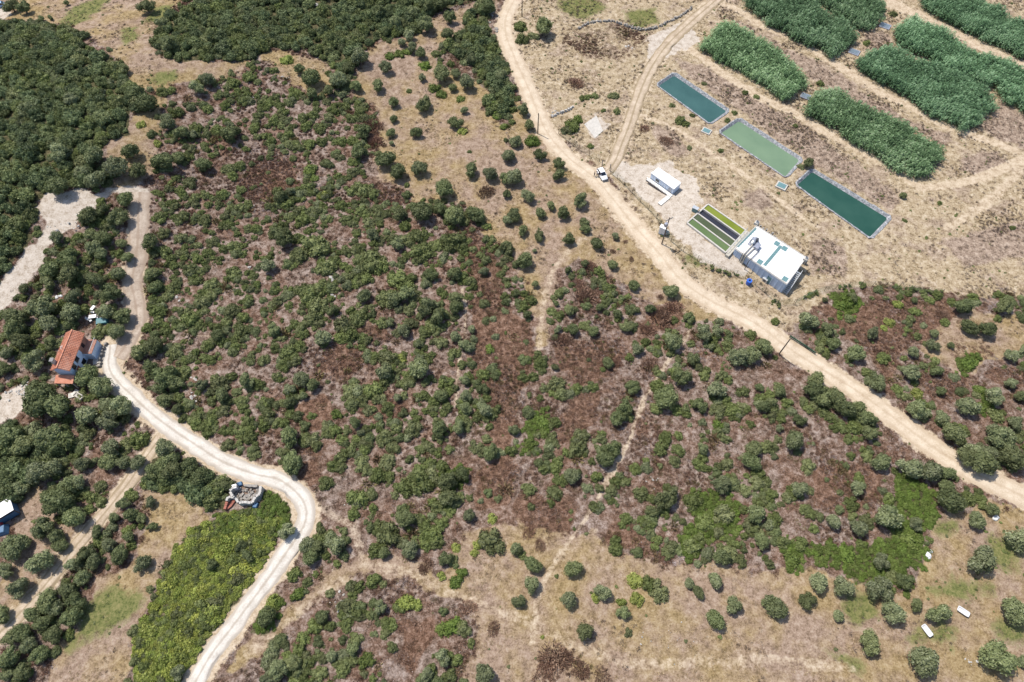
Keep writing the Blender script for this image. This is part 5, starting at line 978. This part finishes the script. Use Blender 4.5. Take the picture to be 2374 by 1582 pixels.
for sy in (-1, 1):
    m = MB(); th = .14; x0, x1 = -hx, hx; V = [(x0, 0, RZ), (x1, 0, RZ), (x1, sy * hy, EZ - .08), (x0, sy * hy, EZ - .08)]; V += [(x, y, z - th) for x, y, z in V]
    m.add(V, [(0, 1, 2, 3), (7, 6, 5, 4), (0, 4, 5, 1), (1, 5, 6, 2), (2, 6, 7, 3), (3, 7, 4, 0)]); o = m.build('roof_slope', 'roof_tile', H)
    nt_ = int(2 * hx / .34)
    mt = MB()
    for k in range(nt_):
        x = -hx + .17 + k * 2 * hx / nt_; mt.tube((x, sy * .1, RZ + .005), (x, sy * (hy + .04), EZ - .055), .075, .085, 6)
    tag(mt.build('tile_rows', 'roof_tile', o), kind='stuff')
MB().tube((-hx - .05, 0, RZ + .03), (hx + .05, 0, RZ + .03), .14, .14, 8).build('ridge', 'roof_tile', H)
MB().box((-hx * .68, hy * .55, RZ), (.7, .6, 1.5)).build('chimney', 'concrete_pale', H, .03); MB().box((-hx * .68, hy * .55, RZ + .8), (.85, .75, .12)).build('chimney_cap', 'metal_dark', H)
wallbox(hx * .16, wx, -wy - 1.9, -wy - .002, zg - 1, 2.5, 'terrace_block', 'house_wall'); wallbox(hx * .16, wx, -wy - 1.95, -wy - .004, 2.5, 2.62, 'terrace_floor', 'plaster_pink')
wallbox(hx * .2, wx - .05, -wy - .05, -wy - .001, 2.62, EZ - .25, 'terrace_wall', 'plaster_pink')
wn = wallbox(hx * .42, hx * .58, -wy - .10, -wy - .03, 2.8, 4.3, 'window', 'glass_dark')
for k, (x0, z0, w_, h_, mt) in enumerate(((-hx * .25, 2.9, 1.1, 1.2, 'glass_dark'), (-hx * .62, 2.7, 1.0, 1.9, 'glass_dark'), (-hx * .10, .6, 1.2, 1.2, 'glass_dark'), (-hx * .55, zg, 1.0, 2.1, 'brick_red'))):
    o = wallbox(x0 - w_ / 2, x0 + w_ / 2, -wy - .05, -wy + .02, z0, z0 + h_, 'window' if mt == 'glass_dark' else 'door', mt); wallbox(x0 - w_ / 2 - .1, x0 + w_ / 2 + .1, -wy - .14, -wy - .06, z0 - .1, z0, 'sill', 'concrete_pale', o)
for k in range(9): x = hx * .18 + (wx - hx * .2) * k / 8; MB().tube((x, -wy - 1.85, 2.6), (x, -wy - 1.85, 3.45), .03).build('rail_post', 'paint_white', H)
MB().tube((hx * .18, -wy - 1.85, 3.45), (wx, -wy - 1.85, 3.45), .04).build('rail', 'paint_white', H)
m = MB(); m.add([(-hx - .05, -hy, 2.9), (-hx - .05, hy * .95, 2.9), (-hx - 1.7, hy * .95, 2.45), (-hx - 1.7, -hy, 2.45), (-hx - .05, -hy, 2.76), (-hx - .05, hy * .95, 2.76), (-hx - 1.7, hy * .95, 2.31), (-hx - 1.7, -hy, 2.31)], [(0, 1, 2, 3), (7, 6, 5, 4), (0, 4, 5, 1), (1, 5, 6, 2), (2, 6, 7, 3), (3, 7, 4, 0)]); m.build('porch_roof', 'roof_tile', H)
for sy in (-hy + .2, 0, hy * .85): MB().box((-hx - 1.5, sy, 1.1), (.2, .2, 2.7)).build('porch_post', 'concrete_pale', H)
MB().box((hx * .1, hy + .25, EZ - 1.2), (.9, .4, .9)).build('water_heater', 'paint_white', H, .04)
for x in (-hx * .1, -hx * .32): MB().tube((x, -.3, RZ - .1), (x, -.3, RZ + 1.7), .03).build('aerial', 'galvanised', H)
for x in (-hx * .1,):
    for k in range(4): MB().tube((x - .5 + .1 * k, -.3, RZ + 1.2 + .12 * k), (x + .5 - .1 * k, -.3, RZ + 1.2 + .12 * k), .018, .018, 5).build('aerial_rod', 'galvanised', H)
P = GW(T(5, (640, 830), (715, 810), (690, 920), (640, 940))); c = P.mean(0); tag(MB().prism(P - c, -.3, .10).build('paved_yard', 'concrete_pale', None, .02, (c[0], c[1], hz(*c))), 'pale paved yard strip between the house and the gravel road', 'paving', None, 'structure')
rubble_wall('yard_wall', GW(T(5, (728, 800), (712, 850), (695, 900), (680, 950))), .5, .8, 'stone_grey', 'low stone wall between paved yard and gravel road', 8)
# ------------------------------------------------------------------ things lying about the house
def sack(px, s, lab, grp, seed):
    g = G(*px); r = np.random.RandomState(seed); bm = bmesh.new(); bmesh.ops.create_icosphere(bm, subdivisions=2, radius=1)
    for v in bm.verts:
        n = v.co.normalized(); k = 1 + .18 * math.sin(n.x * 5 + seed) * math.cos(n.y * 4) + r.uniform(-.05, .05); v.co = Vector((n.x * k * 1.15, n.y * k * .8, max(n.z, -.5) * k * .55 + .25))
    bmesh.ops.create_cone(bm, cap_ends=True, segments=7, radius1=.22, radius2=.12, depth=.35, matrix=Matrix.Translation((.25, 0, .9)) @ Matrix.Rotation(.5, 4, 'Y'))
    me = bpy.data.meshes.new('sack'); bm.to_mesh(me); bm.free(); me.materials.append(MATS['plastic_white']); o = link('plastic_sack', me, None, (g[0], g[1], g[2] - .02), seed, s); tag(o, lab, 'sack', grp)
for i, p in enumerate(((116, 699), (132, 690), (141, 687), (131.5, 716), (198, 665), (83, 766))): sack(p, .42, 'white knotted plastic sack lying between the garden trees', 'white sacks in the garden', i + 1)
sack((2151, 1289), .62, 'white sack at the edge of the green shrub carpet', None, 11); sack((2157, 1279), .4, 'small pale sack beside the larger one by the shrub carpet', None, 12); sack((2308, 1201), .6, 'white bundle under the dark tree near the road end', None, 13)
def table(px, lab, rz, s=1.0):
    g = G(*px); t = thing('garden_table', lab, 'table', g, rz); MB().box((0, 0, .72), (1.5 * s, .9 * s, .06)).build('table_top', 'plastic_white', t, .02)
    for x in (-.6, .6):
        for y in (-.33, .33): MB().tube((x * s, y * s, 0), (x * s * .9, y * s * .9, .7), .035, .04, 8).build('leg', 'plastic_white', t)
def chair(px, lab, rz, grp):
    g = G(*px); t = thing('garden_chair', lab, 'chair', g, rz, grp); MB().box((0, 0, .43), (.5, .5, .05)).build('seat', 'plastic_white', t, .02); MB().box((-.25, 0, .72), (.05, .48, .55)).build('backrest', 'plastic_white', t, .02)
    for x in (-.2, .2):
        for y in (-.2, .2): MB().tube((x * 1.15, y * 1.15, 0), (x, y, .42), .025, .03, 6).build('leg', 'plastic_white', t)
    for y in (-.26, .26): MB().box((0, y, .64), (.48, .05, .04)).build('armrest', 'plastic_white', t)
table((218, 738), 'white plastic garden table in the clearing above the house', R(10)); table((219, 718), 'small white garden table at the upper end of the clearing', R(70), .75)
for p, a in (((206, 742), 0), ((229, 738), 3.0), ((218, 727), 1.6), ((212, 746), .8)): chair(p, 'white plastic garden chair around the garden table above the house', a, 'white garden chairs above the house')
g = G(238, 746); o = MB().box((0, 0, .35), (2.6, 1.7, .5), .2, 0, Matrix.Rotation(.08, 3, 'X'), .85).build('tarpaulin', 'tarp_teal', None, .08, g); tag(o, 'teal tarpaulin over a heap in tree shade above the house', 'tarpaulin')
def pallet(px, lab, rz, mat='wood_plank'):
    g = G(*px); t = thing('wooden_pallet', lab, 'pallet', g, rz)
    for k in range(6): MB().box((-.6 + k * .24, 0, .16), (.18, 1.1, .04)).build('board', mat, t)
    for y in (-.45, 0, .45): MB().box((0, y, .07), (1.38, .12, .13)).build('bearer', 'wood_pole', t)
pallet((168, 917), 'brown wooden pallet under the big trees below the house', .3); pallet((176, 912), 'wooden pallet leaning by the pale crate below the house', 1.2)
g = G(185, 921); t = thing('garden_sofa', 'pale pink discarded sofa in the yard below the house', 'sofa', g, -.5); MB().box((0, 0, .3), (1.9, .85, .45)).build('seat', 'concrete_pale', t, .06); MB().box((0, .42, .6), (1.9, .22, .7)).build('backrest', 'concrete_pale', t, .06)
for x in (-.98, .98): MB().box((x, 0, .45), (.2, .9, .5)).build('armrest', 'concrete_pale', t, .05)
r = np.random.RandomState(5)
def rocks(name, px, n, spread, sz, mat, lab, seed, cat='rocks'):
    g = G(*px); r = np.random.RandomState(seed); t = thing(name, lab, cat, g)
    for k in range(n):
        bm = bmesh.new(); bmesh.ops.create_icosphere(bm, subdivisions=1, radius=1)
        for v in bm.verts: v.co *= r.uniform(.55, 1.2)
        me = bpy.data.meshes.new('stone'); bm.to_mesh(me); bm.free(); me.materials.append(MATS[mat]); o = link('stone', me, t, (r.normal(0, spread[0]), r.normal(0, spread[1]), r.uniform(0, .1)), r.uniform(0, 6)); q = sz * r.choice([.25, .35, .5, .8]); o.scale = (q * r.uniform(.8, 1.4), q, q * r.uniform(.5, .9))
rocks('stone_heap', (40, 912), 26, (1.3, .7), .38, 'stone_white', 'heap of pale stones on the bare patch below the house', 1)
rocks('stone_heap', (60, 884), 12, (.7, .5), .35, 'stone_white', 'small heap of white stones beside the big trees', 2)
rocks('rock_outcrop', (769, 652), 9, (.35, 1.0), .65, 'stone_white', 'white rock outcrop standing in the green shrubs', 3)
rocks('rock_outcrop', (775, 680), 8, (.45, .9), .6, 'stone_white', 'white rock outcrop just below a taller one in the shrubs', 4)
for i, (p, n, s, z, lab) in enumerate((((727, 12), 9, (1.2, .6), .8, 'white rocks showing in the far woodland edge'), ((570, 235), 7, (.9, .5), .5, 'white rocks in the dense scrub below the grass track'), ((651, 181), 8, (1.2, .5), .45, 'white rock strip beside the round dark trees'), ((585, 487), 8, (.6, .9), .5, 'white rocks among brown heath of the upper hillside'),
        ((449, 882), 6, (.5, .7), .55, 'grey-white rocks between green bushes above the gravel road'), ((448, 915), 7, (.4, 1.1), .55, 'pale grey slab rocks above the gravel road'), ((413, 693), 5, (.4, .6), .5, 'pale rocks near the dirt lane'), ((578, 622), 5, (.4, .6), .5, 'pale rocks between shrubs in the upper scrub'),
        ((1376, 52), 9, (1.1, .6), .6, 'pale rocks at the edge of the green grass plot'), ((1464, 112), 9, (.9, .6), .55, 'pale rocks in the dark weeds by the track'), ((1137, 46), 26, (1.2, 3.2), .7, 'grey rock cutting beside the pale road'), ((1290, 258), 8, (1.2, .6), .45, 'pale stones beside the pale stone wall'),
        ((1515, 1118), 7, (.6, .5), .4, 'white stones in the grey brushwood'), ((815, 1173), 14, (1.6, 1.2), .4, 'scatter of pale stones at the fork of the straw path'), ((1545, 1490), 22, (3.0, 1.6), .22, 'scatter of small white stones in the straw meadow'), ((2255, 1535), 8, (.8, .5), .3, 'small pale stones between the two large olive trees'), ((790, 1400), 9, (.7, 1.2), .5, 'white rocks in the lower scrub patch'), ((140, 518), 18, (2.2, 1.3), .45, 'pale stones on the bare cutting by the wood'))):
    rocks('rock_outcrop', p, n, s, z, 'stone_grey' if 'grey rock' in lab else 'stone_white', lab, 20 + i)
# ------------------------------------------------------------------ tubs in the meadow
def tub(px, lab, rz, grp=None):
    g = G(*px); t = thing('bathtub', lab, 'tub', g, rz); m = MB(); n = 20
    def el(a, b, z): return [(a * math.copysign(abs(math.cos(k * 6.2832 / n)) ** .3, math.cos(k * 6.2832 / n)), b * math.copysign(abs(math.sin(k * 6.2832 / n)) ** .3, math.sin(k * 6.2832 / n)), z) for k in range(n)]
    rings = [el(.72, .30, 0), el(.86, .40, .52), el(.90, .44, .58), el(.80, .34, .58), el(.72, .28, .42), el(.62, .22, .16)]; V = sum(rings, []); F = []
    for a in range(len(rings) - 1): F += [(a * n + k, a * n + (k + 1) % n, (a + 1) * n + (k + 1) % n, (a + 1) * n + k) for k in range(n)]
    F += [tuple(range(n))[::-1], tuple(range((len(rings) - 1) * n, len(rings) * n))]; m.add(V, F); o = m.build('shell', 'plastic_white', t); o.data.polygons.foreach_set('use_smooth', [True] * len(o.data.polygons)); o.scale = (1.15, 1.15, 1)
    MB().tube((.55, 0, .165), (.55, 0, .18), .06, .06, 10).build('drain', 'metal_dark', t)
tub((2230, 1419), 'white tub trough lying in grass by the green patch and rightmost olives', R(-38)); tub((2146, 1463), 'white tub trough between the two large olive trees, with dark drain', R(-62))
# ------------------------------------------------------------------ ruin
def RU(*pts): return [(500 + x / 14.257, 1090 + y / 14.257) for x, y in pts]
rc = G(560, 1153); t = thing('stone_ruin', 'roofless grey stone ruin with broken pale walls beside the gravel road', 'ruin', (rc[0], rc[1], rc[2]))
r = np.random.RandomState(9)
def brokenwall(pts, h, mat='stone_white', nm='wall'):
    P = [G(*p)[:2] - rc[:2] for p in RU(*pts)]; m = MB(); D = smooth(np.array(P), .45); ph = r.uniform(0, 9)
    for i in range(len(D) - 1):
        a, b = D[i], D[i + 1]; d = b - a; L = np.linalg.norm(d); hh = h * (.55 + .6 * float(vnoise(np.array(i / 2.3 + ph), np.array(1.), 8))); m.box(((a[0] + b[0]) / 2, (a[1] + b[1]) / 2, hh / 2 - .2), (L * 1.02, .42 + r.uniform(-.06, .1), hh + .4), math.atan2(d[1], d[0]) + r.uniform(-.06, .06))
    m.build(nm, mat, t)
brokenwall([(560, 760), (700, 640), (780, 560)], 1.6); brokenwall([(980, 540), (1200, 560), (1420, 570)], 1.1, 'stone_grey'); brokenwall([(1550, 600), (1540, 800), (1480, 900), (1400, 930)], 1.7); brokenwall([(1370, 960), (1310, 1070), (1220, 1140), (1000, 1120), (860, 1160)], 1.5); brokenwall([(800, 1120), (740, 1010), (640, 960), (490, 960), (440, 1080)], 1.3); brokenwall([(560, 790), (620, 900), (680, 970)], 1.4)
brokenwall([(430, 1100), (380, 1200), (340, 1330)], 1.1, 'brick_red', 'brick_wall')
m = MB()
for k in range(160):
    x, y = r.uniform(640, 1480), r.uniform(620, 1080); g = G(*RU((x, y))[0]) - rc; s = r.uniform(.15, .5); m.box((g[0], g[1], g[2] + r.uniform(0, .25)), (s, s * r.uniform(.6, 1), s * .6), r.uniform(0, 3), 0, Matrix.Rotation(r.uniform(-.5, .5), 3, 'X'))
tag(m.build('rubble', 'stone_grey', t), kind='stuff')
P = [G(*p)[:2] - rc[:2] for p in RU((650, 960), (660, 1050), (540, 1220), (400, 1330), (370, 1180), (480, 1080))]; MB().prism(P, -.3, .35).build('fallen_slab', 'brick_red', t, .03)
for k, (x, y, mt) in enumerate(((800, 480, 'tarp_blue'), (1330, 1180, 'tarp_blue'))):
    g = G(*RU((x, y))[0]); o = MB().box((0, 0, .25), (1.1, .9, .5), .4 + k, 0, Matrix.Rotation(.15, 3, 'Y'), .8).build('tarp_bundle', mt, None, .08, g); tag(o, ('blue tarp bundle behind the ruin beside the gravel road', 'blue tarp bundle under the near corner of the ruin')[k], 'tarp')
g = G(*RU((700, 630))[0]); o = MB().box((0, 0, .75), (.75, .7, 1.5), .3, 0, None, .9).box((0, 0, 1.55), (.85, .8, .12), .3).build('white_fridge', 'plastic_white', None, .03, g); tag(o, 'discarded white fridge standing at the corner of the ruin', 'fridge')
# ------------------------------------------------------------------ shed and car at the frame edges
g = G(20, 1190); t = thing('lean_to_shed', 'lean-to shed with weathered white sheet roof and blue sides by the olives', 'shed', g, R(38))
for k in range(5): MB().box((-1.5 + k * .75, 0, 2.12 + .012 * (k % 2)), (.76, 3.2, .05), 0, 0, Matrix.Rotation(R(-9), 3, 'X')).build('roof_sheet', 'paint_white', t)
for x in (-1.7, 1.7):
    for y in (-1.4, 1.4): MB().box((x, y, .95), (.12, .12, 2.1)).build('post', 'wood_pole', t)
MB().box((0, -1.45, .9), (3.3, .06, 1.7)).build('side_sheet', 'tarp_blue', t); MB().box((1.76, 0, .9), (.06, 2.7, 1.7)).build('side_sheet', 'tarp_blue', t)
g = G(2, 1232); t = thing('covered_heap', 'heap under a blue tarpaulin with a red cloth below the shed', 'heap', g, .3); MB().box((0, 0, .5), (3.0, 2.0, 1.0), 0, 0, None, .7).build('tarpaulin', 'tarp_blue', t, .12); MB().box((-.2, 1.0, .75), (1.8, 1.0, .5), .2, 0, Matrix.Rotation(.3, 3, 'X'), .8).build('cloth', 'cloth_red', t, .08)
def car(name, label, loc, rz, paint, L=3.7, W=1.65, Hh=1.48):
    t = thing(name, label, 'car', loc, rz)
    prof = [(-.5, .30, .56), (-.49, .52, .72), (-.46, .70, .80), (-.36, .74, .98), (-.20, .76, 1.0), (.0, .76, 1.0), (.18, .76, 1.0), (.30, .70, .98), (.42, .62, .94), (.485, .50, .86), (.5, .32, .70)]
    m = MB(); rings = []
    for fx, ft, wd in prof:
        x = fx * L; b = W / 2 * wd if wd < .9 else W / 2 * min(1, wd); z0, z1 = .22, ft * Hh * .82; rings.append([(x, -b * .92, z0), (x, -b, z0 + .18), (x, -b, z1 * .8), (x, -b * .88, z1), (x, 0, z1 + .03), (x, b * .88, z1), (x, b, z1 * .8), (x, b, z0 + .18), (x, b * .92, z0)])
    V = sum(rings, []); n = 9; F = [(i * n + k, i * n + (k + 1) % n, (i + 1) * n + (k + 1) % n, (i + 1) * n + k) for i in range(len(rings) - 1) for k in range(n)] + [tuple(range(n)), tuple(range((len(rings) - 1) * n, len(rings) * n))[::-1]]
    m.add(V, F); o = m.build('body', paint, t); o.data.polygons.foreach_set('use_smooth', [True] * len(o.data.polygons))
    zb = .76 * Hh * .8; hw2 = W / 2 * .84; m = MB(); base = [(-.45 * L, hw2), (.24 * L, hw2), (.24 * L, -hw2), (-.45 * L, -hw2)]; top = [(-.34 * L, hw2 * .82), (.06 * L, hw2 * .82), (.06 * L, -hw2 * .82), (-.34 * L, -hw2 * .82)]
    m.add([(*p, zb) for p in base] + [(*p, Hh - .05) for p in top], [(0, 1, 5, 4), (1, 2, 6, 5), (2, 3, 7, 6), (3, 0, 4, 7), (4, 5, 6, 7), (3, 2, 1, 0)]); m.build('windows', 'glass_dark', t)
    m = MB(); m.prism([(p[0] * 1.03, p[1] * 1.03) for p in top], Hh - .055, Hh); m.build('roof', paint, t, .02)
    for i in range(4):
        a, b = base[i], top[i]; MB().tube((*a, zb), (*b, Hh - .03), .05, .045, 6).build('pillar', paint, t)
    for x in (-.31 * L, .31 * L):
        for y in (-W / 2 + .08, W / 2 - .08):
            w_ = MB().tube((x, y - .1, .31), (x, y + .1, .31), .31, .31, 16).build('wheel', 'rubber', t); MB().tube((x, y - .105, .31), (x, y + .105, .31), .19, .19, 12).build('rim', 'galvanised', w_)
    for y in (-W * .33, W * .33): MB().box((.485 * L, y, .58), (.1, .34, .16)).build('headlight', 'lamp_glass', t, .02); MB().box((-.487 * L, y * 1.1, .72), (.08, .18, .3)).build('tail_light', 'cloth_red', t, .02)
    MB().box((.497 * L, 0, .42), (.08, W * .7, .2)).build('grille', 'metal_dark', t, .02)
    for y in (-W / 2 - .06, W / 2 + .06): MB().box((.17 * L, y, .95), (.12, .16, .12)).build('mirror', paint, t, .02)
    return t
pa, pb = G(1388.5, 397), G(1402, 420); d = pb - pa; pc = (pa + pb) / 2
car('parked_car', 'white hatchback parked at the mouth of the earth track, people beside it', (pc[0], pc[1], pc[2] + .08), math.atan2(d[1], d[0]), 'car_white', 3.9)
g = G(-2, 18); car('parked_car', 'pale blue car beside dark trees on the bare patch by the wood', g, R(200), 'car_blue', 4.0)
# ------------------------------------------------------------------ people by the car
def person(px, rz, label, shirt, trousers, h=1.72, arms=0.0, stride=.12):
    k = h / 1.75; J = {}; E = []; rad = []; V = []
    def v(p, r_, par=None):
        V.append(Vector(p) * k); rad.append(r_ * k); i = len(V) - 1
        if par is not None: E.append((par, i))
        return i
    pel = v((0, 0, .98), .135); sp = v((0, .0, 1.18), .125, pel); ch = v((.01, 0, 1.38), .145, sp); nk = v((.02, 0, 1.50), .06, ch); hd0 = v((.03, 0, 1.58), .075, nk); hd = v((.035, 0, 1.67), .095, hd0); v((.03, 0, 1.74), .06, hd); v((.125, 0, 1.635), .018, hd0)
    for s in (-1, 1):
        hp = v((0, s * .09, .90), .10, pel); kn = v((.03 + s * stride * .5, s * .10, .50), .065, hp); an = v((s * stride, s * .105, .09), .045, kn); v((s * stride + .17, s * .12, .035), .038, an)
        sh = v((.0, s * .19, 1.42), .065, ch); el = v((-.02 + arms * .1, s * .25, 1.14), .045, sh); wr = v((.08 + arms * .25, s * (.25 - arms * .1), .92 + arms * .25), .03, el); pm_ = v((.10 + arms * .3, s * (.25 - arms * .1), .85 + arms * .24), .032, wr)
        for q in range(4): f1 = v((.10 + arms * .3 + (q - 1.5) * .018, s * (.26 - arms * .1), .79 + arms * .24 - (.006 if q in (1, 2) else 0)), .0095, pm_); v((.11 + arms * .3 + (q - 1.5) * .016, s * (.245 - arms * .1), .755 + arms * .24 - (.008 if q in (1, 2) else 0)), .008, f1)
        th = v((.14 + arms * .3, s * (.24 - arms * .1), .83 + arms * .24), .01, pm_); v((.155 + arms * .3, s * (.235 - arms * .1), .80 + arms * .24), .009, th)
    me = bpy.data.meshes.new('body'); me.from_pydata(V, E, []); o = bpy.data.objects.new('body_tmp', me); C.objects.link(o)
    sk = o.modifiers.new('s', 'SKIN')
    for i, d in enumerate(me.skin_vertices[0].data): d.radius = (rad[i], rad[i]); d.use_root = (i == 0)
    sb = o.modifiers.new('u', 'SUBSURF'); sb.levels = 1; sb.render_levels = 1
    dg = bpy.context.evaluated_depsgraph_get(); fm = bpy.data.meshes.new_from_object(o.evaluated_get(dg)); bpy.data.objects.remove(o)
    fm.materials.clear()
    for mt in (shirt, trousers, 'skin', 'hair', 'rubber'): fm.materials.append(MATS[mt])
    for p in fm.polygons:
        z = p.center.z / k; y = abs(p.center.y / k); p.use_smooth = True
        p.material_index = 4 if z < .08 else (1 if z < .97 and y < .21 else (2 if (z > 1.49 and not (z > 1.66 or (p.center.x / k < .0 and z > 1.56))) or (y > .13 and z < 1.10) else (3 if z > 1.49 else 0)))
    g = G(*px); b = link('person', fm, None, (g[0], g[1], g[2] + .06), rz); tag(b, label, 'person')
person((1377.5, 409.5), R(-20), 'person in dark navy clothes standing farthest from the white car', 'cloth_navy', 'cloth_navy', 1.74)
person((1383.5, 409), R(150), 'person in pale shirt and khaki trousers standing between two others', 'cloth_white', 'cloth_khaki', 1.68, .5)
person((1387.5, 411), R(-60), 'person in navy top and jeans standing behind the white car door', 'cloth_navy', 'cloth_jeans', 1.76, .6)
person((1391.5, 413), R(100), 'person in dark top leaning close to the white car', 'cloth_jeans', 'cloth_navy', 1.72, .9)
